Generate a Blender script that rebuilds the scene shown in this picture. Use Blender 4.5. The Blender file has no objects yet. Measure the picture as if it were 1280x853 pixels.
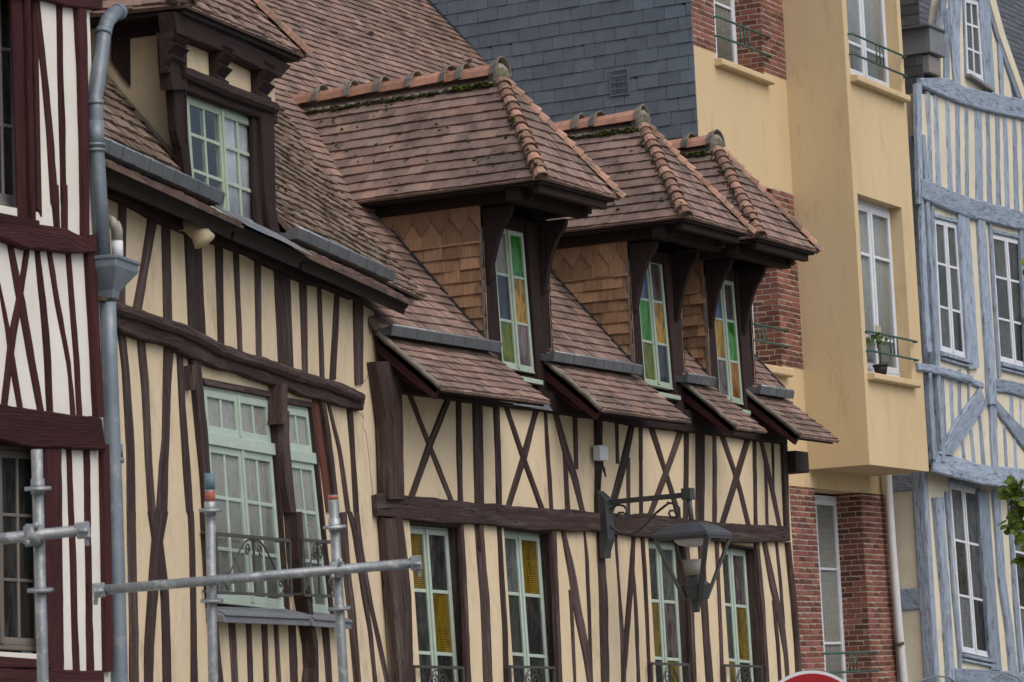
import bpy, math, random
from mathutils import Vector, Matrix, noise
from mathutils.geometry import tessellate_polygon
random.seed(7)
V = Vector
# ------------------------------------------------------------------ survey of the photograph: camera
FPX = 3950.0; PITCH = math.radians(6.5); ROLL = math.radians(2.7)
PHC = math.atan(2090/3950*math.cos(PITCH))
GZ = 1.5                                        # the survey datum lies this far above the street
CAM = V((0, 0, 1.6+GZ))
_Fh = V((math.cos(PHC), math.sin(PHC), 0)); _R0 = V((math.sin(PHC), -math.cos(PHC), 0)); _Z = V((0, 0, 1))
FW = _Fh*math.cos(PITCH)+_Z*math.sin(PITCH); _U0 = -_Fh*math.sin(PITCH)+_Z*math.cos(PITCH)
CR = _R0*math.cos(ROLL)-_U0*math.sin(ROLL); CU = _R0*math.sin(ROLL)+_U0*math.cos(ROLL)
def ray(x, y): return FW+CR*((x-640)/FPX)-CU*((y-426.5)/FPX)
def at_depth(x, y, dist): return CAM+ray(x, y)*dist

scene = bpy.context.scene
cam_d = bpy.data.cameras.new('camera'); cam = bpy.data.objects.new('camera', cam_d)
scene.collection.objects.link(cam); scene.camera = cam
cam.matrix_world = Matrix(((CR.x, CU.x, -FW.x, CAM.x), (CR.y, CU.y, -FW.y, CAM.y), (CR.z, CU.z, -FW.z, CAM.z), (0, 0, 0, 1)))
cam_d.sensor_width = 36; cam_d.lens = FPX/1280*36; cam_d.clip_end = 3000; cam_d.clip_start = .5
cam_d.dof.use_dof = True; cam_d.dof.focus_distance = 32; cam_d.dof.aperture_fstop = 9

SUN_DIR = V((-0.32, -0.80, 1.05)).normalized()
world = bpy.data.worlds.new('World'); scene.world = world; world.use_nodes = True
nt = world.node_tree; nt.nodes.clear()
sk = nt.nodes.new('ShaderNodeTexSky'); sk.sky_type = 'NISHITA'; sk.sun_disc = False
sk.sun_elevation = math.asin(SUN_DIR.z); sk.sun_rotation = math.atan2(SUN_DIR.x, SUN_DIR.y)
sk.air_density = 1.0; sk.dust_density = 4.0; sk.ozone_density = 1.0
bg = nt.nodes.new('ShaderNodeBackground'); bg.inputs[1].default_value = 0.15
wo = nt.nodes.new('ShaderNodeOutputWorld'); nt.links.new(sk.outputs[0], bg.inputs[0]); nt.links.new(bg.outputs[0], wo.inputs[0])
sl = bpy.data.lights.new('sun', 'SUN'); sl.energy = 0.9; sl.angle = math.radians(60); sl.color = (1, .96, .9)
so = bpy.data.objects.new('sun', sl); scene.collection.objects.link(so)
so.rotation_euler = SUN_DIR.to_track_quat('Z', 'Y').to_euler(); so.location = (10, -20, 40)
scene.view_settings.view_transform = 'Standard'; scene.view_settings.look = 'None'
scene.view_settings.exposure = 0.2; scene.view_settings.gamma = 1
scene.render.engine = 'CYCLES'

# ------------------------------------------------------------------ frames: s along a facade, d inward, z up
class Frame:
    def __init__(self, O, phi):
        a = PHC-phi
        self.u = V((math.cos(a), math.sin(a), 0)); self.i = V((-math.sin(a), math.cos(a), 0)); self.O = V((O.x, O.y, 0)); self.a = a
    def W(self, s, d, z): return self.O+self.u*s+self.i*d+V((0, 0, z+GZ))
    def px(self, x, y, d=0):
        r = ray(x, y); O = self.O+self.i*d
        t = (O-CAM).dot(self.i)/r.dot(self.i); p = CAM+r*t
        return ((p-self.O).dot(self.u), p.z-GZ)
    def pxs(self, x, y, s):                      # on the perpendicular plane at s -> (d, z)
        r = ray(x, y); O = self.O+self.u*s
        t = (O-CAM).dot(self.u)/r.dot(self.u); p = CAM+r*t
        return ((p-self.O).dot(self.i), p.z-GZ)
    def P(self, x, y, d=0):
        s, z = self.px(x, y, d); return self.W(s, d, z)
PJ = at_depth(468, 640, 30.0)
FC = Frame(PJ, PHC)
FB = Frame(PJ, math.radians(13.6))
FA = Frame(FB.W(-7.75, -.40, 0), math.radians(22.0))
FE = Frame(FC.W(15.95, .15, 0), math.radians(29.6))

# ------------------------------------------------------------------ materials
MATS = {}
def nodes(name):
    m = bpy.data.materials.new(name); m.use_nodes = True; t = m.node_tree
    return m, t, t.nodes['Principled BSDF']
def L(t, a, b): t.links.new(a, b)
def surf(name, c1, c2=None, scale=6, rough=.8, bump=.3, bscale=40, tint=0.25, coords='Object', stretch=(1, 1, 1),
         c3=None, c3scale=3, c3lo=.55, c3hi=.7, spec=.3, metal=0, bdist=.01, fine=None, hue=None):
    """two colours mixed by noise, each face group's own tint, a third colour in patches, bump"""
    m, t, p = nodes(name); N = t.nodes
    if coords == 'grain':
        a = N.new('ShaderNodeAttribute'); a.attribute_name = 'grain'; co = a.outputs['Vector']
    else:
        tc = N.new('ShaderNodeTexCoord'); co = tc.outputs['Object']
    mp = N.new('ShaderNodeMapping'); mp.inputs['Scale'].default_value = stretch; L(t, co, mp.inputs[0]); co = mp.outputs[0]
    def nz(sc, det=6, ro=.6):
        n = N.new('ShaderNodeTexNoise'); n.inputs['Scale'].default_value = sc; n.inputs['Detail'].default_value = det
        n.inputs['Roughness'].default_value = ro; L(t, co, n.inputs['Vector']); return n.outputs[0]
    def ramp(src, lo, hi):
        r = N.new('ShaderNodeMapRange'); r.inputs[1].default_value = lo; r.inputs[2].default_value = hi; L(t, src, r.inputs[0]); return r.outputs[0]
    def mix(f, a, b, mode='MIX'):
        x = N.new('ShaderNodeMix'); x.data_type = 'RGBA'; x.blend_type = mode
        if isinstance(f, float): x.inputs[0].default_value = f
        else: L(t, f, x.inputs[0])
        for k, q in ((6, a), (7, b)):
            if isinstance(q, tuple): x.inputs[k].default_value = (*q, 1)
            else: L(t, q, x.inputs[k])
        return x.outputs[2]
    col = mix(ramp(nz(scale), .3, .7), c1, c2 or tuple(v*.75 for v in c1))
    at = N.new('ShaderNodeAttribute'); at.attribute_name = 'tint'
    sp = N.new('ShaderNodeSeparateColor'); L(t, at.outputs['Color'], sp.inputs[0])
    if hue:                                      # tile colours picked by the second tint channel
        cr = N.new('ShaderNodeValToRGB'); e = cr.color_ramp.elements
        while len(e) < len(hue): e.new(.5)
        for k, (pos, c) in enumerate(hue): e[k].position = pos; e[k].color = (*c, 1)
        L(t, sp.outputs[1], cr.inputs[0]); col = mix(.58, col, cr.outputs[0])
    if c3: col = mix(ramp(nz(c3scale, 8, .7), c3lo, c3hi), col, c3)
    if fine: col = mix(ramp(nz(fine[0], 4, .7), fine[1], fine[2]), col, fine[3])
    if tint:
        mr = N.new('ShaderNodeMapRange'); mr.inputs[3].default_value = 1-tint; mr.inputs[4].default_value = 1+tint
        L(t, sp.outputs[0], mr.inputs[0])
        sc = N.new('ShaderNodeVectorMath'); sc.operation = 'SCALE'; L(t, col, sc.inputs[0]); L(t, mr.outputs[0], sc.inputs['Scale']); col = sc.outputs[0]
    L(t, col, p.inputs['Base Color'])
    p.inputs['Roughness'].default_value = rough; p.inputs['Metallic'].default_value = metal
    p.inputs['Specular IOR Level'].default_value = spec
    if bump:
        b = N.new('ShaderNodeBump'); b.inputs['Strength'].default_value = bump; b.inputs['Distance'].default_value = bdist
        L(t, nz(bscale, 8, .65), b.inputs['Height']); L(t, b.outputs[0], p.inputs['Normal'])
    MATS[name] = m; return m
surf('cream_plaster', (.64, .53, .37), (.56, .455, .305), 1.6, .92, .6, 9, 0, c3=(.30, .245, .165), c3scale=2.6, c3lo=.55, c3hi=.80, stretch=(1, 1, .45), bdist=.03, fine=(6, .56, .80, (.42, .345, .235)))
surf('white_plaster', (.68, .665, .61), (.60, .585, .53), 2.5, .92, .3, 30, 0, c3=(.45, .42, .36), c3scale=1.7, c3lo=.62, c3hi=.85)
surf('ochre_render', (.57, .445, .27), (.52, .40, .235), 1.1, .9, .25, 60, 0, c3=(.44, .33, .18), c3scale=.9, c3lo=.55, c3hi=.85, stretch=(1, 1, .3), fine=(5, .56, .80, (.43, .32, .18)))
surf('pale_plaster', (.62, .575, .45), (.53, .49, .385), 2.5, .92, .3, 30, 0, c3=(.36, .33, .27), c3scale=2, c3lo=.6, c3hi=.8)
surf('brown_timber', (.078, .052, .047), (.048, .032, .030), 1.0, .8, .9, 3, .30, 'grain', (22, 1.6, 22), c3=(.150, .122, .112), c3scale=.8, c3lo=.50, c3hi=.75, bdist=.035, fine=(1.9, .60, .66, (.014, .010, .009)), spec=.15)
surf('maroon_timber', (.062, .019, .020), (.038, .013, .015), 1.0, .75, .9, 3, .25, 'grain', (22, 1.6, 22), c3=(.085, .035, .035), c3scale=.8, c3lo=.55, c3hi=.8, bdist=.03, fine=(1.9, .61, .67, (.014, .006, .006)), spec=.15)
surf('dark_timber', (.048, .030, .029), (.030, .020, .019), 1.0, .8, .9, 3, .25, 'grain', (22, 1.6, 22), c3=(.075, .055, .05), c3scale=.8, c3lo=.55, c3hi=.8, bdist=.03, spec=.12)
surf('red_plank', (.12, .035, .02), (.07, .022, .015), 1.0, .75, .6, 3, .2, 'grain', (22, 1.6, 22))
surf('blue_timber', (.315, .385, .485), (.20, .245, .31), 1.3, .85, .7, 3, .20, 'grain', (12, 2.6, 12), c3=(.085, .105, .135), c3scale=1.6, c3lo=.52, c3hi=.66, bdist=.04, fine=(5, .60, .72, (.38, .42, .47)))
surf('tile_clay', (.24, .157, .130), (.185, .125, .108), 9, .9, .6, 45, .20, c3=(.080, .064, .058), c3scale=1.9, c3lo=.46, c3hi=.72,
     hue=[(0, (.155, .115, .100)), (.3, (.235, .158, .128)), (.55, (.205, .148, .126)), (.85, (.30, .185, .136)), (1, (.25, .205, .165))],
     fine=(26, .62, .70, (.085, .078, .045)))
surf('tile_clay_mossy', (.17, .105, .080), (.12, .076, .062), 9, .92, .5, 60, .32, c3=(.085, .072, .048), c3scale=2.2, c3lo=.45, c3hi=.68,
     hue=[(0, (.135, .103, .088)), (.35, (.205, .144, .116)), (.6, (.18, .132, .11)), (.85, (.25, .162, .12)), (1, (.215, .185, .145))],
     fine=(46, .60, .66, (.26, .25, .20)))
surf('ridge_clay', (.43, .225, .15), (.32, .17, .12), 7, .9, .4, 50, .2, c3=(.17, .11, .08), c3scale=5, c3lo=.5, c3hi=.72)
surf('cement', (.24, .215, .18), (.14, .13, .11), 14, .95, .8, 40, .15, c3=(.07, .075, .04), c3scale=5, c3lo=.55, c3hi=.7)
surf('moss', (.075, .085, .012), (.035, .045, .010), 30, 1, 1, 80, .35, bdist=.02)
surf('slate', (.112, .138, .162), (.095, .118, .14), 5, .6, .4, 40, .11, spec=.5, c3=(.075, .088, .10), c3scale=3, c3lo=.5, c3hi=.8)
surf('roof_slate', (.075, .080, .085), (.050, .055, .06), 5, .6, .4, 50, .25, spec=.4)
surf('cedar_shingle', (.37, .215, .118), (.21, .125, .075), 1.5, .85, .8, 8, .36, 'grain', (30, 3, 30), c3=(.10, .055, .035), c3scale=1.2, c3lo=.58, c3hi=.8)
surf('brick', (.145, .060, .045), (.15, .052, .038), 12, .9, .6, 60, .45, hue=[(0, (.09, .042, .036)), (.3, (.155, .058, .043)), (.8, (.20, .075, .054)), (1, (.14, .062, .052))])
surf('mortar', (.44, .37, .30), (.34, .29, .24), 20, .95, .5, 60, 0)
surf('zinc', (.13, .145, .155), (.09, .10, .11), 5, .5, .2, 30, .12, metal=.35, spec=.5, c3=(.30, .31, .31), c3scale=4, c3lo=.6, c3hi=.8)
surf('zinc_pipe', (.17, .205, .24), (.125, .155, .185), 3, .5, .2, 20, .1, metal=.25, spec=.5, c3=(.29, .31, .33), c3scale=7, c3lo=.54, c3hi=.75, fine=(12, .64, .72, (.12, .11, .10)))
surf('lead', (.21, .22, .235), (.15, .16, .175), 6, .55, .35, 12, .12, metal=.3, spec=.5)
surf('pvc_grey', (.33, .31, .27), (.26, .24, .22), 6, .6, .05, 20, 0)
surf('pvc_white', (.62, .64, .66), (.55, .57, .6), 6, .5, .05, 20, 0)
surf('mint_paint', (.36, .44, .355), (.30, .37, .30), 10, .55, .2, 40, .06, c3=(.26, .34, .28), c3scale=9, c3lo=.6, c3hi=.8)
surf('aqua_paint', (.41, .50, .435), (.345, .43, .375), 10, .5, .2, 40, .06, c3=(.27, .36, .33), c3scale=9, c3lo=.62, c3hi=.8)
surf('white_paint', (.62, .65, .70), (.54, .57, .62), 9, .5, .15, 40, .05, c3=(.4, .42, .44), c3scale=8, c3lo=.62, c3hi=.8)
surf('green_iron', (.045, .10, .085), (.03, .07, .06), 12, .5, .2, 60, .1)
surf('iron', (.085, .08, .078), (.055, .052, .05), 15, .55, .3, 60, .1, metal=.3)
surf('lamp_metal', (.035, .040, .042), (.028, .03, .033), 8, .45, .12, 30, .06, spec=.5)
surf('cap_metal', (.075, .08, .09), (.06, .065, .075), 8, .4, .1, 30, .06, spec=.5, metal=.3)
surf('galvanised', (.29, .31, .32), (.19, .21, .22), 16, .48, .4, 30, .12, metal=.5, spec=.5, c3=(.46, .48, .48), c3scale=14, c3lo=.53, c3hi=.66, fine=(22, .66, .70, (.17, .12, .09)))
surf('red_enamel', (.27, .008, .012), (.23, .006, .01), 3, .4, 0, 1, 0, spec=.25)
surf('sign_rim', (.55, .57, .58), (.48, .5, .51), 3, .4, 0, 1, 0, spec=.5)
surf('orange_tape', (.35, .10, .065), None, 20, .6, .1)
surf('blue_tape', (.13, .21, .24), None, 20, .6, .1)
surf('dark_soffit', (.030, .021, .019), (.018, .014, .013), 4, .9, .5, 20, .2)
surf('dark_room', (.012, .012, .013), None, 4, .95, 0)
surf('leaf', (.14, .19, .022), (.085, .13, .018), 6, .6, .1, 20, .35)
surf('potted_leaf', (.10, .16, .04), (.06, .10, .03), 6, .6, .1, 20, .35)
surf('bark', (.10, .075, .055), (.06, .045, .035), 10, .95, .8, 30, .1)
surf('black_pot', (.02, .02, .022), None, 10, .6, .1)
surf('card', (.38, .35, .24), None, 10, .8, .1)
surf('asphalt', (.052, .052, .054), (.040, .040, .042), 30, .9, .5, 120, 0)
surf('paving', (.22, .21, .19), (.16, .155, .14), 12, .9, .4, 60, .1)
surf('curtain_grey', (.44, .42, .38), (.33, .315, .285), 14, .9, .2, 40, .1)
surf('curtain_white', (.75, .75, .78), (.55, .55, .6), 14, .9, .2, 40, .1)
surf('weathered_board', (.17, .15, .13), (.11, .10, .09), 1, .85, .6, 3, .2, 'grain', (22, 1.6, 22))
surf('grey_board', (.22, .205, .205), (.15, .14, .14), 1, .85, .6, 3, .2, 'grain', (22, 1.6, 22))
def pane_mat(name, c, c2=None, rough=.12, check=0, sc=9):
    m, t, p = nodes(name); N = t.nodes
    tc = N.new('ShaderNodeTexCoord'); mp = N.new('ShaderNodeMapping'); mp.inputs['Scale'].default_value = (1, 1, .35); L(t, tc.outputs['Object'], mp.inputs[0])
    n = N.new('ShaderNodeTexNoise'); n.inputs['Scale'].default_value = sc; n.inputs['Detail'].default_value = 5; n.inputs['Distortion'].default_value = 1.2
    L(t, mp.outputs[0], n.inputs['Vector'])
    r = N.new('ShaderNodeMapRange'); r.inputs[1].default_value = .38; r.inputs[2].default_value = .62; L(t, n.outputs[0], r.inputs[0])
    x = N.new('ShaderNodeMix'); x.data_type = 'RGBA'; L(t, r.outputs[0], x.inputs[0]); x.inputs[6].default_value = (*c, 1); x.inputs[7].default_value = (*(c2 or tuple(v*.6 for v in c)), 1)
    L(t, x.outputs[2], p.inputs['Base Color']); p.inputs['Roughness'].default_value = rough; p.inputs['Specular IOR Level'].default_value = .28
    if not check:                                # old glass is never quite flat
        n2 = N.new('ShaderNodeTexNoise'); n2.inputs['Scale'].default_value = 4; L(t, tc.outputs['Object'], n2.inputs[0])
        b = N.new('ShaderNodeBump'); b.inputs['Strength'].default_value = .35; b.inputs['Distance'].default_value = .03; L(t, n2.outputs[0], b.inputs['Height']); L(t, b.outputs[0], p.inputs['Normal'])
    if check:                                    # pressed-pattern glass: a fine grid relief
        w1 = N.new('ShaderNodeTexWave'); w1.bands_direction = 'Z'; w1.inputs['Scale'].default_value = check; L(t, tc.outputs['Object'], w1.inputs[0])
        b = N.new('ShaderNodeBump'); b.inputs['Strength'].default_value = .6; b.inputs['Distance'].default_value = .01; L(t, w1.outputs[0], b.inputs['Height']); L(t, b.outputs[0], p.inputs['Normal'])
    MATS[name] = m; return m
pane_mat('pane_dark', (.016, .017, .018), (.035, .036, .036))
pane_mat('pane_greenish', (.035, .042, .030), (.015, .017, .014), check=16)
pane_mat('pane_grey', (.10, .11, .105), (.055, .06, .06), check=16)
pane_mat('pane_amber', (.16, .105, .006), (.085, .052, .005), check=16)
pane_mat('pane_green', (.03, .19, .02), (.012, .07, .010), .2)
pane_mat('pane_yellow', (.34, .19, .014), (.13, .07, .010), .2)
pane_mat('pane_olive', (.10, .13, .010), (.045, .06, .010), .2)
pane_mat('pane_blue', (.06, .09, .20), (.02, .03, .07), .2)
pane_mat('pane_purple', (.045, .028, .036), (.10, .09, .09), .2)
pane_mat('pane_orange', (.26, .10, .008), (.12, .045, .008), .2)
pane_mat('pane_pink', (.15, .11, .115), (.08, .06, .065), .2)
pane_mat('pane_beige', (.17, .155, .135), (.12, .11, .10), .2)
pane_mat('pane_navy', (.014, .017, .032), (.03, .035, .045), .2)
def glass_mat():
    m = bpy.data.materials.new('clear_glass'); m.use_nodes = True; t = m.node_tree; t.nodes.clear(); N = t.nodes
    tr = N.new('ShaderNodeBsdfTransparent'); tr.inputs[0].default_value = (.86, .88, .88, 1)
    gl = N.new('ShaderNodeBsdfGlossy'); gl.inputs['Roughness'].default_value = .03
    fr = N.new('ShaderNodeFresnel'); fr.inputs[0].default_value = 1.42
    mx = N.new('ShaderNodeMixShader'); o = N.new('ShaderNodeOutputMaterial')
    ge = N.new('ShaderNodeNewGeometry'); sb = N.new('ShaderNodeMath'); sb.operation = 'SUBTRACT'; sb.inputs[0].default_value = 1; L(t, ge.outputs['Backfacing'], sb.inputs[1])
    mu = N.new('ShaderNodeMath'); mu.operation = 'MULTIPLY'; L(t, fr.outputs[0], mu.inputs[0]); L(t, sb.outputs[0], mu.inputs[1])
    L(t, mu.outputs[0], mx.inputs[0]); L(t, tr.outputs[0], mx.inputs[1]); L(t, gl.outputs[0], mx.inputs[2]); L(t, mx.outputs[0], o.inputs[0])
    MATS['clear_glass'] = m
glass_mat()
surf('hip_clay', (.33, .19, .135), (.24, .145, .11), 7, .92, .5, 50, .38, c3=(.12, .10, .075), c3scale=5, c3lo=.5, c3hi=.7)

# ------------------------------------------------------------------ mesh building
WLOC = {}
def rnd(a=0, b=1): return random.uniform(a, b)
class MB:
    def __init__(s): s.v = []; s.f = []; s.t = []; s.g = []; s.m = []; s.sm = []
    def add(s, vs, fs, tint=None, grain=None, mi=0, sm=False):
        k = len(s.v); s.v += [V(p) for p in vs]; s.f += [tuple(k+i for i in f) for f in fs]
        t = tint or (rnd(), rnd(), rnd()); s.t += [t]*len(fs); s.m += [mi]*len(fs); s.sm += [sm and len(f) == 4 for f in fs]
        s.g += grain or [(p[0], p[2], p[1]) for p in vs]
    def hexa(s, p, tint=None, mi=0):             # 0-3 front loop, 4-7 back loop
        o = rnd(0, 50); e = (V(p[1])-V(p[0])).length; h = (V(p[3])-V(p[0])).length
        dp = (V(p[4])-V(p[0])).length
        if h >= e: g = [(0, 0), (e, 0), (e, h), (0, h)]
        else: g = [(0, 0), (0, e), (h, e), (h, 0)]
        gr = [(a+o, b+o, 0) for a, b in g]+[(a+o, b+o, dp) for a, b in g]
        s.add(p, [(0, 1, 2, 3), (7, 6, 5, 4), (0, 4, 5, 1), (1, 5, 6, 2), (2, 6, 7, 3), (3, 7, 4, 0)], tint, gr, mi)
    def box(s, F, s0, s1, d0, d1, z0, z1, tint=None, mi=0):
        s.hexa([F.W(s0, d0, z0), F.W(s1, d0, z0), F.W(s1, d0, z1), F.W(s0, d0, z1), F.W(s0, d1, z0), F.W(s1, d1, z0), F.W(s1, d1, z1), F.W(s0, d1, z1)], tint, mi)
    def bar(s, a, b, w, h, up=V((0, 0, 1)), tint=None, mi=0):
        a = V(a); b = V(b); x = (b-a).normalized(); y = up.cross(x)
        if y.length < 1e-4: y = V((1, 0, 0)).cross(x)
        y.normalize(); z = x.cross(y); y = y*w/2; z = z*h/2
        s.hexa([a-y-z, a+y-z, a+y+z, a-y+z, b-y-z, b+y-z, b+y+z, b-y+z], tint, mi)
    def prism(s, poly, off, tint=None, mi=0):    # planar polygon pushed along off
        n = len(poly); off = V(off); o = rnd(0, 50)
        vs = [V(p) for p in poly]+[V(p)+off for p in poly]
        fs = [tuple(range(n)), tuple(reversed(range(n, 2*n)))]+[(i, n+i, n+(i+1) % n, (i+1) % n) for i in range(n)]
        c = vs[0]; lng = max(((vs[i]-c) for i in range(1, n)), key=lambda q: q.length).normalized(); nn = off.normalized(); sd = nn.cross(lng)
        s.add(vs, fs, tint, [((p-c).dot(sd)+o, (p-c).dot(lng)+o, (p-c).dot(nn)) for p in vs], mi)
    def tube(s, pts, r, n=10, tint=None, cap=True, mi=0, flat=False):
        pts = [V(p) for p in pts]; rs = r if isinstance(r, (list, tuple)) else [r]*len(pts)
        k = len(pts); vs = []; gr = []; fs = []; ref = None; acc = 0
        for i, p in enumerate(pts):
            d = (pts[min(i+1, k-1)]-pts[max(i-1, 0)]).normalized()
            if ref is None:
                ref = d.orthogonal().normalized()
            ref = (ref-d*ref.dot(d)).normalized(); q = d.cross(ref)
            if i: acc += (p-pts[i-1]).length
            for j in range(n):
                a = 2*math.pi*j/n; vs.append(p+(ref*math.cos(a)+q*math.sin(a))*rs[i]); gr.append((j/n*rs[i]*6, acc, 0))
        for i in range(k-1):
            for j in range(n):
                a = i*n+j; b = i*n+(j+1) % n; fs.append((a, b, b+n, a+n))
        if cap: fs += [tuple(reversed(range(n))), tuple(range((k-1)*n, k*n))]
        s.add(vs, fs, tint, gr, mi, n != 4 and not flat)
    def ball(s, c, rx, rz=None, n=8, m=5, tint=None, mi=0, wob=0):
        rz = rz or rx; vs = []; fs = []
        for i in range(m+1):
            th = math.pi*i/m
            for j in range(n):
                ph = 2*math.pi*j/n; k = 1+rnd(-wob, wob)
                vs.append(V(c)+V((math.sin(th)*math.cos(ph)*rx*k, math.sin(th)*math.sin(ph)*rx*k, math.cos(th)*rz*k)))
        for i in range(m):
            for j in range(n):
                a = i*n+j; b = i*n+(j+1) % n; fs.append((a, a+n, b+n, b))
        s.add(vs, fs, tint, None, mi)
    def build(s, name, mat, parent=None, smooth=False, bevel=0, label=None, kind=None):
        me = bpy.data.meshes.new(name)
        off = WLOC.get(parent.name, V((0, 0, 0))) if parent else V((0, 0, 0))
        base = off
        if not parent and s.v:
            lo = V((min(p.x for p in s.v), min(p.y for p in s.v), min(p.z for p in s.v))); hi = V((max(p.x for p in s.v), max(p.y for p in s.v), 0))
            base = V(((lo.x+hi.x)/2, (lo.y+hi.y)/2, lo.z))
        me.from_pydata([p-base for p in s.v], [], s.f)
        for mm in (mat if isinstance(mat, (list, tuple)) else [mat]): me.materials.append(MATS[mm])
        me.polygons.foreach_set('material_index', s.m)
        me.polygons.foreach_set('use_smooth', [True]*len(s.f) if smooth else s.sm)
        at = me.attributes.new('tint', 'FLOAT_COLOR', 'CORNER'); dat = []
        for pl, t in zip(me.polygons, s.t): dat += [t[0], t[1], t[2], 1.0]*pl.loop_total
        at.data.foreach_set('color', dat)
        g = me.attributes.new('grain', 'FLOAT_VECTOR', 'POINT'); g.data.foreach_set('vector', [c for q in s.g for c in q])
        me.update()
        o = bpy.data.objects.new(name, me); scene.collection.objects.link(o)
        if parent: o.parent = parent; WLOC[o.name] = off
        else: o.location = base; WLOC[o.name] = base
        if bevel:
            b = o.modifiers.new('bevel', 'BEVEL'); b.width = bevel; b.segments = 1; b.limit_method = 'ANGLE'
        if label: o['label'] = label
        if kind: o['kind'] = kind
        return o
def empty(name, loc, label=None, cat=None, group=None, parent=None):
    o = bpy.data.objects.new(name, None); scene.collection.objects.link(o); o.empty_display_size = .2
    if parent: o.parent = parent; o.location = V(loc)-WLOC[parent.name]
    else: o.location = loc
    WLOC[o.name] = V(loc)
    if label: o['label'] = label
    if cat: o['category'] = cat
    if group: o['group'] = group
    return o
def tag(o, label, cat, group=None):
    o['label'] = label; o['category'] = cat
    if group: o['group'] = group
    return o

def zoomed(x0, y0, k): return lambda x, y: (x0+x/k, y0+y/k)
Z0 = lambda x, y: (x, y)
def rows(z, *r):                                 # (y, left x, right x) rows -> edge polylines in photo pixels
    return [z(a[1], a[0]) for a in r], [z(a[2], a[0]) for a in r], (r[0][0] in (-2, 0), r[-1][0] == 853)
def resample(L_, n):
    ds = [0]
    for a, b in zip(L_, L_[1:]): ds.append(ds[-1]+math.hypot(b[0]-a[0], b[1]-a[1]))
    out = []
    for i in range(n):
        t = ds[-1]*i/(n-1); k = 0
        while k < len(ds)-2 and ds[k+1] < t: k += 1
        f = (t-ds[k])/max(1e-6, ds[k+1]-ds[k]); a = L_[k]; b = L_[k+1]
        out.append((a[0]+(b[0]-a[0])*f, a[1]+(b[1]-a[1])*f))
    return out
def timber(F, LR, t=.03, name='stud', parent=None, mat='brown_timber', d0=0.0, wob=.0045, ext=0, label=None, sink=.01, mb=None, chf=.010, front=False):
    """hewn timber on a facade: wavy edges, chamfered arrises, standing t proud of plane d0"""
    if t < .042 and len(LR) == 3: t *= .55
    Lp, Rp = list(LR[0]), list(LR[1]); dep = d0-t
    if len(LR) == 3 and name in ('stud', 'brace', 'post', 'jamb'):
        for Q in (Lp, Rp):                       # run the ends a little under the beams
            for i, j in ((0, 1), (-1, -2)):
                if LR[2][0 if i == 0 else 1]: continue
                a, b = Q[i], Q[j]; k = 7/max(1, math.hypot(a[0]-b[0], a[1]-b[1])); Q[i] = (a[0]+(a[0]-b[0])*k, a[1]+(a[1]-b[1])*k)
    A = [F.px(x, y, dep) for x, y in Lp]; B = [F.px(x, y, dep) for x, y in Rp]
    if len(LR) == 3 and not front:
        A0 = [F.px(x, y, d0) for x, y in Lp]
        A = [(min(c[0], a[0]+.5*(b[0]-a[0])), a[1]) for a, c, b in zip(A, A0, B)]
    if ext:
        for Q in (A, B):
            a, b = Q[-2], Q[-1]; k = ext/max(.01, abs(a[1]-b[1])); Q.append((b[0]+(b[0]-a[0])*k*.4, b[1]-ext))
    ln = max(.1, math.hypot(A[0][0]-A[-1][0], A[0][1]-A[-1][1])); n = max(4, int(ln/.09))
    A = resample(A, n); B = resample(B, n)
    own = mb is None; mb = mb or MB(); o = rnd(0, 60); t += rnd(-.002, .002); sd = rnd(0, 99)
    vs = []; gr = []; fs = []
    for i in range(n):
        a = V((A[i][0], A[i][1])); b = V((B[i][0], B[i][1])); w = (b-a).length; e = (b-a)/max(w, 1e-5)
        y = ln*i/(n-1)
        na = noise.noise(V((sd, y*2.3, 0)))*wob*1.6+noise.noise(V((sd, y*9, 3)))*wob*.6; nb = noise.noise(V((sd+9, y*2.3, 0)))*wob*1.6+noise.noise(V((sd, y*9, 7)))*wob*.6
        a = a+e*na; b = b+e*nb; w = (b-a).length
        q = noise.noise(V((sd, y*3, 20)))*.006; c = min(chf*(1+noise.noise(V((sd, y*7, 30)))*.8), w*.3)
        c2 = c*1.0
        prof = [(0, sink), (0, -t+c2), (c, -t+q), (w*.5, -t-q*.6), (w-c, -t+q*.5), (w, -t+c2), (w, sink)]
        for (x, dd) in prof:
            p = a+e*x; vs.append(F.W(p.x, d0+dd, p.y)); gr.append((x+o, y+o, dd))
    m = 7
    for i in range(n-1):
        for j in range(m-1): fs.append((i*m+j, (i+1)*m+j, (i+1)*m+j+1, i*m+j+1))
    fs += [tuple(range(m)), tuple(reversed(range((n-1)*m, n*m)))]
    mb.add(vs, fs, None, gr)
    if own: return mb.build(name, mat, parent, label=label)
def wall(F, outer, holes, d, thick, name, mat, parent, reveal_mat=None):
    """wall slab with window openings; outer and holes in (s, z)"""
    mb = MB(); loops = [[V((s, z, 0)) for s, z in outer]]+[[V((s, z, 0)) for s, z in h] for h in holes]
    flat = [p for l in loops for p in l]; tris = tessellate_polygon(loops)
    mb.add([F.W(p.x, d, p.y) for p in flat], [tuple(t) for t in tris], (.5, .5, .5))
    mb.add([F.W(p.x, d+thick, p.y) for p in flat], [tuple(reversed(t)) for t in tris], (.5, .5, .5))
    for l in loops:
        n = len(l)
        for i in range(n):
            a, b = l[i], l[(i+1) % n]
            mb.add([F.W(a.x, d, a.y), F.W(b.x, d, b.y), F.W(b.x, d+thick, b.y), F.W(a.x, d+thick, a.y)], [(0, 1, 2, 3)], (.5, .5, .5))
    return mb.build(name, mat, parent)
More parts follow.
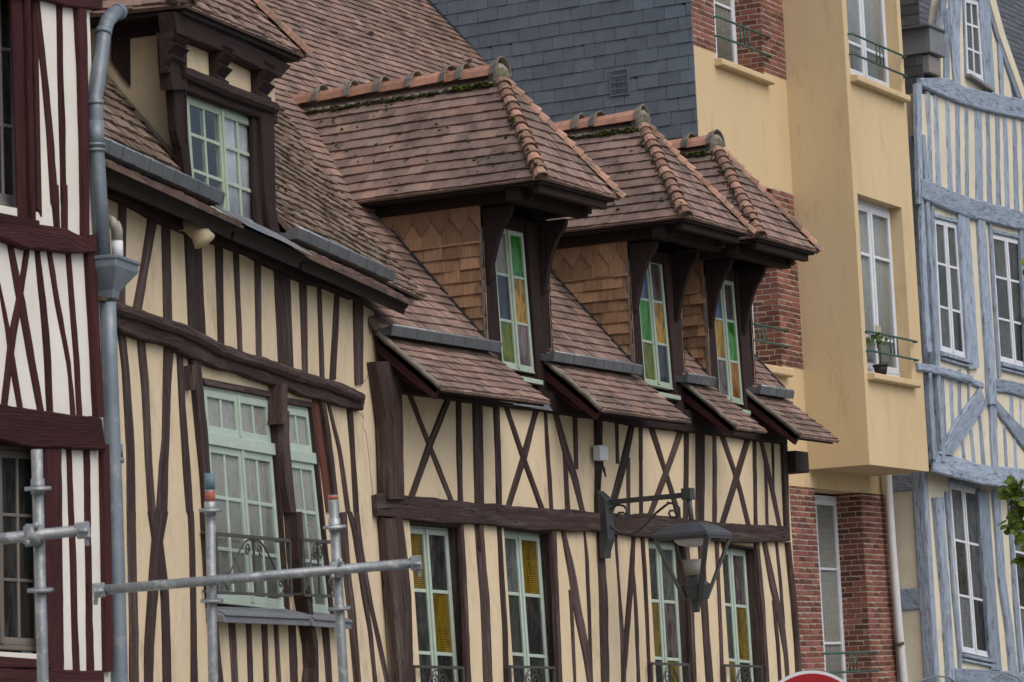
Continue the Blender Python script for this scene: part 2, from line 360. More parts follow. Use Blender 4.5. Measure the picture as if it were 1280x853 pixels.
def grow(c, e, eb=None): # corners TL,TR,BR,BL in (s,z) grown by e
    (a, b, c_, d) = c; eb = e if eb is None else eb
    return [(a[0]-e, a[1]+e), (b[0]+e, b[1]+e), (c_[0]+e, c_[1]-eb), (d[0]-e, d[1]-eb)]
def window(F, corners, d, parent, paint, nsash=2, cols=1, vrows=(1/3, 2/3), panes=None, name='window', fw=.045, t=.035, mw=.030, pix=True, label=None, outer=.03, room=True, transom=None, deep=None):
    C4 = [F.px(x, y, d) for x, y in corners] if pix else corners
    def S(u, v): # v from the top
        a = (C4[0][0]+(C4[1][0]-C4[0][0])*u, C4[0][1]+(C4[1][1]-C4[0][1])*u); b = (C4[3][0]+(C4[2][0]-C4[3][0])*u, C4[3][1]+(C4[2][1]-C4[3][1])*u)
        return (a[0]+(b[0]-a[0])*v, a[1]+(b[1]-a[1])*v)
    Wd = C4[1][0]-C4[0][0]; Ht = C4[0][1]-C4[3][1]
    mb = MB()
    def quadbar(u0, v0, u1, v1, df, db):
        p = [S(u0, v1), S(u1, v1), S(u1, v0), S(u0, v0)]
        mb.hexa([F.W(a, d+df, b) for a, b in p]+[F.W(a, d+db, b) for a, b in p])
    ou, ov = outer/Wd, outer/Ht
    quadbar(0, 0, ou, 1, -.012, .05); quadbar(1-ou, 0, 1, 1, -.012, .05); quadbar(ou, 0, 1-ou, ov, -.010, .05); quadbar(ou, 1-ov, 1-ou, 1, -.03, .05)
    su0, su1 = ou, 1-ou; fu, fv = fw/Wd, fw/Ht; mu, mv = mw/Wd, mw/Ht
    gl = MB(); k = 0
    segs = [(ov, 1-ov)] if not transom else [(ov, transom-fv*.8), (transom+fv*.8, 1-ov)]
    if transom: quadbar(0.0, transom-fv*.8, 1.0, transom+fv*.8, -.045, .04)
    for (v0, v1) in segs:
        vr = [0]+[v for v in vrows]+[1]
        if transom and v0 < transom-.01 and v1 <= transom: vr = [0, 1]
        for si in range(nsash):
            a = su0+(su1-su0)*si/nsash; b = su0+(su1-su0)*(si+1)/nsash
            gp = .0015/Wd
            quadbar(a+gp, v0, a+fu, v1, -t+.012, .03); quadbar(b-fu, v0, b-gp, v1, -t+.012, .03)
            quadbar(a+fu, v0, b-fu, v0+fv, -t+.014, .03); quadbar(a+fu, v1-fv, b-fu, v1, -t+.014, .03)
            if si: quadbar(a-.022/Wd, v0+.002, a+.022/Wd, v1-.002, -t-.006, -t+.02)
            for c in range(1, cols):
                x = a+(b-a)*c/cols; quadbar(x-mu/2, v0+fv, x+mu/2, v1-fv, -t+.018, .02)
            for r in vr[1:-1]:
                y = v0+(v1-v0)*r; quadbar(a+fu, y-mv/2, b-fu, y+mv/2, -t+.021, .02)
            for ri in range(len(vr)-1):
                y0 = v0+(v1-v0)*vr[ri]; y1 = v0+(v1-v0)*vr[ri+1]
                mi = 0
                if panes and len(panes[1]): mi = panes[1][(ri*nsash+si) % len(panes[1])]
                e = rnd(-.002, .002)
                p = [S(a+fu*.5, y1), S(b-fu*.5, y1), S(b-fu*.5, y0), S(a+fu*.5, y0)]
                gl.hexa([F.W(q[0], d-t+.031+e*.5, q[1]) for q in p]+[F.W(q[0], d-t+.035+e*.5, q[1]) for q in p], mi=mi)
    w = mb.build(name, paint, parent, bevel=.004, label=label)
    gl.build('glazing', panes[0] if panes else ['pane_dark'], w)
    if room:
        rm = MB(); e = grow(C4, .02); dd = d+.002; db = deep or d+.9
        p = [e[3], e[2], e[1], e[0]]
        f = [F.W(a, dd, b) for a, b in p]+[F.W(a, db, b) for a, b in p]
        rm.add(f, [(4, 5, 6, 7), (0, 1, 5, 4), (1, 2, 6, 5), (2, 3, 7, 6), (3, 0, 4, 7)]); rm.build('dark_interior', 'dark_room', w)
    return w, C4
def curtain(F, C4, d, mat, label, u0=0.06, u1=.94, v0=.04, v1=.97, folds=18, amp=.015):
    mb = MB(); n = folds*4; vs = []; fs = []
    for i in range(n+1):
        u = u0+(u1-u0)*i/n
        for v in (v0, (v0+v1)/2, v1):
            a = C4[0][0]+(C4[1][0]-C4[0][0])*u; b = C4[3][0]+(C4[2][0]-C4[3][0])*u; za = C4[0][1]+(C4[1][1]-C4[0][1])*u; zb = C4[3][1]+(C4[2][1]-C4[3][1])*u
            vs.append(F.W(a+(b-a)*v, d+amp*math.sin(i*math.pi/2+math.sin(i)*.6), za+(zb-za)*v))
    for i in range(n):
        for j in range(2): fs.append((i*3+j, i*3+3+j, i*3+4+j, i*3+1+j))
    mb.add(vs, fs); o = mb.build('curtain', mat, smooth=True)
    sm = o.modifiers.new('thick', 'SOLIDIFY'); sm.thickness = .004
    tag(o, label, 'curtain'); return o

# ------------------------------------------------------------------ coverings made of single pieces
def clip2(poly, a, b, c):
    out = []
    for i in range(len(poly)):
        p, q = poly[i], poly[(i+1) % len(poly)]
        fp = a*p[0]+b*p[1]+c; fq = a*q[0]+b*q[1]+c
        if fp >= 0: out.append(p)
        if (fp > 0) != (fq > 0) and abs(fp-fq) > 1e-9:
            t = fp/(fp-fq); out.append((p[0]+(q[0]-p[0])*t, p[1]+(q[1]-p[1])*t))
    return out
def cover(mb, P0, U, Vv, u0, u1, v0, v1, expo, width, th, clips=(), gap=.003, lift=1.0, jit=.25, wave=.012, wj=0, base=.02, sag=.0, stag=.5, point=None, grain=False, over=.012):
    U = U.normalized(); Vv = Vv.normalized(); Nn = U.cross(Vv).normalized(); P0 = V(P0)
    hp = [(U.dot(n), Vv.dot(n), (P0-V(q)).dot(n)) for q, n in clips]
    r0 = math.floor(v0/expo); r1 = math.ceil(v1/expo)
    for r in range(r0, r1):
        v = r*expo; x = u0-width+(stag*(r % 2)+rnd(-.12, .12))*width
        while x < u1:
            w = width*(1+rnd(-wj, wj)); a = x+gap/2; b = x+w-gap/2; x += w
            dv = noise.noise(V((a*.9, v*1.3, 5)))*wave+rnd(-.1, .1)*jit*.03
            dv2 = dv+rnd(-.1, .1)*jit*.03
            poly = [(a, v+dv), (b, v+dv2), (b, v+expo+over+dv2), (a, v+expo+over+dv)]
            for h in [(1, 0, -u0), (-1, 0, u1), (0, 1, -v0), (0, -1, v1)]+hp:
                poly = clip2(poly, *h)
                if len(poly) < 3: break
            if len(poly) < 3: continue
            h0 = th*(1.0+rnd(-.15, .3)*jit)*lift; h1 = th*.25
            tilt = rnd(-1, 1)*.06*th*jit
            sg = lambda p: sag*noise.noise(V((p[0]*.5, p[1]*.6, 1)))
            top = []; bot = []
            for p in poly:
                f = min(1, max(0, (p[1]-v-dv)/expo)); hh = h0+(h1-h0)*f+tilt*(p[0]-a)/w*10+sg(p)
                q = P0+U*p[0]+Vv*p[1]; top.append(q+Nn*hh); bot.append(q-Nn*base)
            n = len(poly)
            fs = [tuple(range(n))]+[(i, n+i, n+(i+1) % n, (i+1) % n) for i in range(n)]
            o = rnd(0, 80)
            gr = [(p[0]+o, p[1]+o, 0) for p in poly]*2
            mb.add(top+bot, fs, None, gr)
def saddle(mb, A, B, r, length, up, ang=200, lap=.02, flare=1.15, wob=.1, flat=1.0):
    """a line of overlapping half-round tiles from A (low) to B (high)"""
    A = V(A); B = V(B); ax = (B-A).normalized(); n = max(1, round((B-A).length/length)); step = (B-A).length/n
    side = ax.cross(up).normalized(); nu = side.cross(ax).normalized()
    for k in range(n):
        a = A+ax*(step*k-lap)+nu*rnd(-.004, .006)+side*rnd(-.004, .004); b = A+ax*(step*(k+1)); m = 7
        ra = r*flare*(1+rnd(-wob, wob)*.4); rb = r*.92; vs = []
        for (c, rr) in ((a, ra), (b, rb)):
            for q in (rr, rr-.016):
                for j in range(m):
                    an = math.radians(90-ang/2+ang*j/(m-1)); vs.append(c+side*(math.cos(an)*q)+nu*(math.sin(an)*q*flat))
        fs = []
        for j in range(m-1): fs += [(j, j+1, 2*m+j+1, 2*m+j), (m+j+1, m+j, 3*m+j, 3*m+j+1), (j+1, j, m+j, m+j+1), (2*m+j, 2*m+j+1, 3*m+j+1, 3*m+j)]
        fs += [(0, 2*m, 3*m, m), (m-1, 2*m-1, 4*m-1, 3*m-1)]
        mb.add(vs, fs)
def mossy(mb, pts, n, spread, size, up):
    for _ in range(n):
        k = rnd(0, len(pts)-1.001); i = int(k); p = V(pts[i]).lerp(V(pts[i+1]), k-i)
        p = p+V((rnd(-1, 1), rnd(-1, 1), rnd(-1, 1)))*spread; q = size*rnd(.35, 1)**1.5
        mb.ball(p, q, q*.55, 7, 4, wob=.3)

# ------------------------------------------------------------------ the setting: street and pavement
def sheet(name, pts, z, mat):
    mb = MB(); mb.add([V((x, y, z)) for x, y in pts], [tuple(range(len(pts)))], (.5, .5, .5)); return mb.build(name, mat, kind='structure')
sheet('street', [(-900, -900), (1500, -900), (1500, 900), (-900, 900)], -.12, 'paving')
mb = MB(); p = [FA.W(-12, -2.2, 0), FA.W(1.6, -2.2, 0), FC.W(0, -2.6, 0), FC.W(16, -2.6, 0), FE.W(9, -2.4, 0), FE.W(9, 6, 0), FC.W(8, 8, 0), FA.W(-12, 6, 0)]
mb.prism([V((q.x, q.y, -.125)) for q in p], (0, 0, .125)); mb.build('pavement', 'paving', kind='structure')

def house(name, loc, label, cat='house'): return empty(name, V((loc.x, loc.y, 0)), label, cat)
def lining(F, C4, d0, d1, w, mat, parent, name='window_lining', sides='LRT'):
    mb = MB(); o = grow(C4, w); i = grow(C4, .001); dk = d0
    for k, (a, b) in {'T': (0, 1), 'R': (1, 2), 'B': (2, 3), 'L': (3, 0)}.items():
        if k not in sides: continue
        p = [o[a], o[b], i[b], i[a]]; d0 = d1-.075 if k == 'L' else dk
        mb.hexa([F.W(s, d0, z) for s, z in p]+[F.W(s, d1, z) for s, z in p])
    return mb.build(name, mat, parent)
def profile(mb, F, prof, s0, s1, tint=None, mi=0):   # (d,z) outline pushed along s
    mb.prism([F.W(s0, d, z) for d, z in prof], F.u*(s1-s0), tint, mi)
def spiral(F, s, z, d, r, turns, start, sgn, n=16):
    out = []
    for i in range(n+1):
        t = i/n; a = start+sgn*turns*2*math.pi*t; q = r*(1-.8*t); out.append(F.W(s+math.cos(a)*q, d, z+math.sin(a)*q))
    return out
def scroll_rail(F, s0, s1, z0, z1, d, parent, mat='iron', ret=0, name='balcony_rail', tilt=0):
    mb = MB(); dz = tilt; w = s1-s0; h = z1-z0
    zt = lambda s, z: z+dz*(s-s0)/w
    T = lambda a, b, r=.009: mb.bar(F.W(a[0], d, zt(*a)), F.W(b[0], d, zt(*b)), r*2, r*2)
    T((s0, z1), (s1, z1), .014); T((s0, z0), (s1, z0), .012); T((s1, z0), (s1, z1), .013); T((s0, z0), (s0, z1), .013)
    c = (s0+s1)/2; T((c, z0), (c, z1), .007)
    for sg in (-1, 1):
        mb.tube(spiral(F, c+sg*w*.085, zt(c, z1-h*.24), d, h*.13, 1.3, math.pi/2-sg*math.pi/2+math.pi, -sg), .007, 5)
        pts = []
        for i in range(17):
            t = i/16; x = c+sg*w*(.02+.44*t); zz = z1-h*(.06+.86*(t*t*(3-2*t))); zz += h*.05*math.sin(t*math.pi)*2
            pts.append(F.W(x, d, zt(x, zz)))
        mb.tube(pts, .008, 5)
        mb.tube(spiral(F, c+sg*w*.36, zt(c, z0+h*.22), d, h*.17, 1.2, -math.pi/2, sg), .007, 5)
        if ret: mb.bar(F.W(s1 if sg > 0 else s0, d, zt(s1, z1)), F.W(s1 if sg > 0 else s0, d+ret, zt(s1, z1)), .02, .02); mb.bar(F.W(s1 if sg > 0 else s0, d, zt(s1, z0)), F.W(s1 if sg > 0 else s0, d+ret, zt(s1, z0)), .02, .02)
    return mb.build(name, mat, parent)

# ------------------------------------------------------------------ roof planes
C_Z0, C_K = 5.27, 1.17
def c_h(p): return C_Z0+C_K*(p-FC.O).dot(FC.i)
B_Z0, B_K, B_M = 5.83, 1.28, -.018
def b_h(p): q = p-FB.O; return B_Z0+B_K*q.dot(FB.i)+B_M*q.dot(FB.u)
def vplane(g):                                   # vertical plane where a linear function of (x, y) is zero; normal to its positive side
    o = FC.W(0, 0, 0); g0 = g(o); gx = g(o+V((1, 0, 0)))-g0; gy = g(o+V((0, 1, 0)))-g0; n = V((gx, gy, 0)); return (o-n*(g0/n.length_squared), n.normalized())
CREASE_B = vplane(lambda p: b_h(p)-c_h(p)); CREASE_C = (CREASE_B[0], -CREASE_B[1])

# ================================================================== house C : cream half-timbered house with three dormers
hC = house('timber_house', FC.W(5, 0, 0), 'cream half-timbered house with three tiled dormers behind the street lamp')
R1 = zoomed(460, 480, 4.2667); R2 = zoomed(740, 500, 4.7407); R3 = zoomed(460, 653, 4.2667); R4 = zoomed(740, 663, 4.4912)
WD = .13
cw = [[(499, 656), (558.5, 660.5), (575.5, 900), (516, 897)], [(617, 662), (673, 668), (689.5, 900), (633, 896)],
      [(798, 676), (842.5, 679.5), (855.5, 900), (811, 897)], [(890, 683), (930.5, 688), (944.5, 900), (904, 896)]]
pn = ['pane_dark', 'pane_amber', 'pane_greenish', 'pane_grey', 'pane_purple']
cwp = [[1, 0, 0, 1, 0, 0], [3, 1, 2, 0, 0, 2], [0, 3, 1, 4, 0, 1], [0, 4, 2, 1, 1, 0]]
cwl = ['window with amber panes beside the corner post', 'window with an amber pane top right, left of the lamp bracket', 'window behind the street lamp', 'window nearest the brick wall']
C4s = []
for c, pp, lb in zip(cw, cwp, cwl):
    w, C4 = window(FC, c, WD, hC, 'aqua_paint', 2, 1, (1/3, 2/3), (pn, pp), fw=.055, outer=.025, label=lb, mw=.035, room=False); C4s.append(C4)
    lining(FC, C4, -.012, WD+.06, .03, 'brown_timber', hC)
wall(FC, [(FC.px(497, 860)[0]+.12, -GZ), (10.14, -GZ), (10.10, 4.72), (FC.px(484, 487)[0], 4.72), (FC.px(476, 640)[0], 3.5), FC.px(495, 853)], [grow(c, .024) for c in C4s], 0, .24, 'wall', 'cream_plaster', hC)
mb = MB(); mb.box(FC, 10.11, 10.145, .01, 5.5, -GZ, 5.0); mb.box(FC, .1, 10.1, 5.5, 5.7, -GZ, 9); mb.build('side_wall', 'cream_plaster', hC)
C_t = [  # name, zoom, rows(y, xl, xr), thickness
 ('corner_post', Z0, [(452, 470, 493), (487, 477, 503), (527, 485, 504.5), (574, 486.5, 505), (624, 487, 506)], .12),
 ('corner_post', R3, [(-20, 92, 158), (200, 112, 172), (400, 130, 188), (600, 152, 200), (853, 172, 205)], .08),
 ('stud', R3, [(-5, 150, 192), (200, 172, 218), (400, 190, 236), (853, 196, 247)], .09),
 ('brace', R1, [(45, 203, 235), (310, 305, 337), (630, 432, 464)], .024), ('brace', R1, [(75, 412, 452), (330, 306, 350), (595, 215, 256)], .033),
 ('stud', R1, [(85, 467, 500), (350, 470, 505), (632, 478, 512)], .026), ('post', R1, [(90, 556, 612), (350, 560, 618), (645, 568, 622)], .035), ('stud', R1, [(112, 665, 702), (350, 675, 712), (642, 682, 718)], .026),
 ('brace', R1, [(122, 722, 754), (370, 805, 838), (662, 910, 943)], .033), ('brace', R1, [(132, 883, 916), (390, 812, 852), (642, 735, 772)], .023),
 ('stud', R1, [(145, 935, 960), (400, 950, 975), (662, 966, 992)], .024), ('brace', R1, [(155, 983, 1018), (400, 1045, 1090), (500, 1083, 1122), (672, 1128, 1160)], .032),
 ('stud', R1, [(160, 1090, 1118), (425, 1098, 1124)], .022), ('stud', R1, [(400, 1038, 1068), (675, 1050, 1082)], .022), ('post', R1, [(180, 1203, 1255), (400, 1208, 1252), (690, 1212, 1238)], .045),
 ('stud', R2, [(120, 133, 160), (345, 140, 165)], .024), ('brace', R2, [(145, 218, 257), (385, 162, 212), (690, 80, 125)], .034), ('stud', R2, [(375, 203, 230), (670, 203, 230)], .024),
 ('stud', R2, [(150, 276, 304), (400, 278, 303), (685, 278, 305)], .026),
 ('brace', R2, [(160, 330, 370), (390, 408, 440), (560, 462, 495), (690, 495, 528)], .024), ('brace', R2, [(188, 505, 545), (400, 430, 472), (560, 370, 412), (690, 322, 360)], .034),
 ('stud', R2, [(180, 543, 578), (400, 543, 576), (705, 538, 572)], .027), ('post', R2, [(185, 613, 672), (700, 612, 668)], .037), ('stud', R2, [(190, 712, 738), (400, 713, 745), (735, 712, 742)], .025),
 ('brace', R2, [(203, 750, 788), (430, 830, 862), (560, 868, 902), (755, 915, 947)], .023), ('brace', R2, [(228, 906, 943), (450, 838, 880), (735, 752, 792)], .033),
 ('stud', R2, [(238, 950, 977), (757, 958, 985)], .025), ('brace', R2, [(250, 990, 1020), (480, 1042, 1075), (752, 1098, 1127)], .030), ('stud', R2, [(270, 1062, 1081), (565, 1070, 1086)], .023), ('stud', R2, [(370, 1018, 1042), (752, 1028, 1050)], .023),
 ('corner_post', R2, [(245, 1113, 1160), (410, 1120, 1166), (765, 1138, 1174)], .05),
 ('stud', R3, [(5, 480, 515), (400, 500, 536), (853, 520, 553)], .045), ('stud', R3, [(0, 565, 622), (200, 580, 632), (400, 597, 652), (600, 605, 660), (853, 614, 670)], .032),
 ('stud', R3, [(5, 685, 715), (400, 705, 738), (600, 716, 750), (853, 723, 756)], .040), ('stud', R3, [(45, 963, 1006), (400, 985, 1022), (853, 1005, 1040)], .045),
 ('brace', R3, [(48, 1028, 1056), (250, 1062, 1106), (500, 1100, 1148), (700, 1143, 1190), (853, 1168, 1203)], .033), ('stud', R3, [(390, 1070, 1092), (600, 1082, 1106), (853, 1095, 1114)], .023),
 ('stud', R3, [(48, 1147, 1163), (200, 1158, 1180), (500, 1170, 1193), (700, 1178, 1199), (853, 1180, 1202)], .025),
 ('post', R4, [(0, 28, 72), (165, 30, 76), (400, 38, 93), (853, 50, 101)], .038), ('stud', R4, [(15, 124, 144), (300, 142, 160), (600, 158, 188), (853, 163, 192)], .024),
 ('brace', R4, [(20, 222, 247), (250, 205, 240), (450, 190, 225), (640, 172, 208), (853, 162, 192)], .034), ('stud', R4, [(240, 225, 246), (450, 235, 260), (853, 250, 276)], .023),
 ('stud', R4, [(30, 270, 298), (250, 285, 311), (853, 315, 336)], .040), ('stud', R4, [(50, 515, 548), (400, 538, 573), (853, 558, 592)], .045),
 ('post', R4, [(45, 590, 640), (200, 600, 642), (400, 608, 652), (600, 620, 665), (853, 638, 686)], .033), ('stud', R4, [(65, 688, 714), (400, 704, 728), (853, 722, 747)], .040),
 ('stud', R4, [(78, 908, 943), (400, 940, 972), (853, 965, 1000)], .045), ('brace', R4, [(76, 955, 987), (300, 992, 1034), (500, 1040, 1080), (700, 1075, 1105), (853, 1085, 1113)], .033),
 ('stud', R4, [(72, 1027, 1046), (300, 1048, 1071), (500, 1063, 1085)], .025), ('stud', R4, [(425, 1012, 1032), (620, 1030, 1055), (853, 1045, 1068)], .023), ('corner_post', R4, [(65, 1083, 1117), (300, 1105, 1141), (600, 1133, 1168), (853, 1145, 1183)], .05)]
for nm, z, rr, t in C_t: timber(FC, rows(z, *rr), t, nm, hC, front=t > .06, ext=(.25 if z in (R3, R4) and rr[-1][0] == 853 else 0))
timber(FC, ([(470, 619), (484, 616), (516, 620), (554, 624), (610, 630), (661, 634), (694, 636), (745, 640), (782, 643), (810, 642), (888, 652), (921, 655), (987, 658)],
            [(472, 645), (486, 647), (516, 650), (554, 654), (610, 656), (661, 662), (708, 664), (745, 665), (807, 672), (847, 674), (893, 676), (921, 679), (988, 677)]), .075, 'beam', hC, wob=.01)
timber(FC, ([(494, 466), (514, 468), (566, 474), (624, 484), (671, 487), (722, 493), (755, 499), (803, 507), (854, 512), (909, 517), (938, 522), (984, 528)],
            [(494, 488), (514, 492), (566, 499), (624, 508), (671, 512), (722, 520), (755, 524), (803, 533), (854, 539), (909, 545), (938, 549), (984, 555)]), .10, 'wall_plate', hC, 'dark_timber', wob=.006)
timber(FC, ([(470, 912), (988, 914)], [(472, 940), (988, 940)]), .10, 'beam', hC)
timber(FC, rows(R3, (-5, 578, 618), (120, 585, 622), (142, 592, 618)), .055, 'oak_peg_board', hC)
b_ = FC.px(974, 558, -.02); mb = MB(); mb.box(FC, 10.0, 10.42, -.16, .22, 4.24, 4.50); mb.build('purlin_end', 'dark_soffit', hC, bevel=.01)
# zinc flashing and cable box
mb = MB()
for x, y in ((636, 493), (653, 497), (676, 501)):
    a = FC.P(x-12, y+9, -.115); b = FC.P(x+14, y+13, -.115); c = FC.P(x+2, y-4, -.115); mb.prism([a, b, c], FC.i*(-.012))
mb.build('lead_flashing', 'lead', hC)
mb = MB(); s_, z_ = FC.px(751.5, 567, -.09); mb.box(FC, s_-.10, s_+.09, -.13, -.04, z_-.08, z_+.085); mb.build('cable_box', 'pvc_white', hC, bevel=.008)
mb = MB(); mb.tube([FC.P(748, 495, -.09), FC.P(749, 520, -.085), FC.P(750, 560, -.075)], .012, 6); mb.tube([FC.P(746, 577, -.075), FC.P(745, 587, -.08), FC.P(748, 594, -.075), FC.P(749.5, 612, -.06)], .008, 6)
mb.tube([FC.P(753, 577, -.09), FC.P(754, 588, -.10), FC.P(757, 596, -.10), FC.P(755, 584, -.10)], .010, 6); mb.build('cable', 'black_pot', hC, smooth=True)
# main roof
Vc = (FC.i+V((0, 0, C_K))).normalized(); kc = math.hypot(1, C_K); CP0 = FC.W(0, 0, C_Z0); NROOF_C = (CP0, V((0, 0, 1))-FC.i*C_K)
DORM = [3.0, 6.45, 8.5]
mb = MB(); segs = [(.05, 10.12, 1.36, 5.6), (.05, 2.44, -.06, 1.36), (3.70, 5.87, -.06, 1.36), (7.1, 7.94, -.06, 1.36), (9.1, 10.12, -.06, 1.36)]
for s0, s1, d0, d1 in segs: cover(mb, CP0, FC.u, Vc, s0, s1, d0*kc, d1*kc, .128, .165, .027, [], wave=.016, sag=.03, jit=.5)
main_roof = mb.build('roof', 'tile_clay', hC)
mb = MB(); q = [FC.W(.1, .24, C_Z0-.09+C_K*.29), FC.W(10.1, .24, C_Z0-.09+C_K*.29), FC.W(10.1, 5.6, C_Z0-.09+C_K*5.65), FC.W(1.0, 5.6, C_Z0-.09+C_K*5.65), FC.W(1.0, 2.0, C_Z0-.09+C_K*2.05)]
mb.prism(q, (0, 0, -.05)); mb.build('roof_deck', 'dark_soffit', main_roof)
mb = MB(); mb.bar(FC.W(10.13, 0, C_Z0+.02), FC.W(10.13, 5.6, C_Z0+.02+C_K*5.6), .035, .05); mb.build('verge_flashing', 'lamp_metal', main_roof)
mb = MB()
for x, y in ((583, 80), (460, 46)):              # small ventilation tiles
    s_, z_ = None, None
    r_ = ray(x, y); n_ = V((0, 0, 1))-FC.i*C_K; t_ = (CP0-CAM).dot(n_)/r_.dot(n_); p_ = CAM+r_*t_
    nn = n_.normalized(); m = 8; vs = [p_+Vc*.20+nn*.01]
    for j in range(m): an = math.pi*j/(m-1); vs.append(p_+FC.u*math.cos(an)*.085+nn*(math.sin(an)*.085+.005))
    mb.add(vs, [(0, j+1, j+2) for j in range(m-1)]+[tuple(range(m, 0, -1))])
mb.build('vent_tile', 'tile_clay', main_roof)
# flares between the dormers with their gutters
FL = [(.19, 2.43, .16, 2.36), (3.63, 5.83, 3.55, 5.68), (7.08, 7.92, 6.9, 7.66), (8.95, 10.12, 8.98, 9.98)]
fd0, fz0, fd1, fz1 = -.67, 4.59, .04, 5.21; Vf = (FC.i*(fd1-fd0)+V((0, 0, fz1-fz0))); fl = Vf.length
k_ = (fz1-fz0)/(fd1-fd0)
for s0, s1, g0, g1 in FL:
    flare = MB(); gut = MB()
    cover(flare, FC.W(0, fd0, fz0), FC.u, Vf, s0, s1, -.03, fl, .125, .165, .027, wave=.014, sag=.025, jit=.5)
    fo = flare.build('eaves_roof', 'tile_clay', hC)
    dk = MB(); profile(dk, FC, [(fd0+.03, fz0-.005), (fd1, fz1-.03), (fd1, fz1-.09), (fd0+.06, fz0-.045)], s0+.01, s1-.01); dk.build('soffit_board', 'dark_soffit', fo)
    for s_ in [s0+.01, s0+.02+.06]+[s0+.08+.42*k for k in range(1, int((s1-s0-.3)/.42)+1)]:
        fdk = MB()
        if s_ < s0+.05: profile(fdk, FC, [(fd0+.03, fz0-.025), (fd0+.085, fz0-.105), (.0, fz1-.24), (.0, fz1-.05)], s_, s_+.05)
        else: profile(fdk, FC, [(-.44, 4.72), (-.36, 4.60), (.0, 4.86), (.0, 5.10)], s_, s_+.07)
        fdk.build('rafter_tail', 'maroon_timber', fo)
    vg = MB(); vg.tube([FC.W(s0-.005, d_, fz0+(d_-fd0)*k_+.012+rnd(-.01, .01)) for d_ in [fd0+(fd1-fd0)*j/9 for j in range(10)]], [.028+rnd(-.006, .008) for _ in range(10)], 6)
    vg.build('verge_mortar', 'cement', fo)
    profile(gut, FC, [(-.175, 5.135), (-.195, 5.222), (-.16, 5.23), (-.06, 5.205), (.03, 5.25), (.03, 5.16)], g0, g1)
    gut.tube([FC.W(g0, -.185, 5.232), FC.W(g1, -.185, 5.232)], .014, 8, mi=1)
    n_ = round((g1-g0)/.25)
    for k in range(n_+1):
        x = g0+(g1-g0)*k/n_; profile(gut, FC, [(-.178, 5.130), (-.201, 5.228), (-.16, 5.245), (-.16, 5.2)], x-.010, x+.010)
    gut.build('gutter', ['zinc', 'galvanised'], hC)

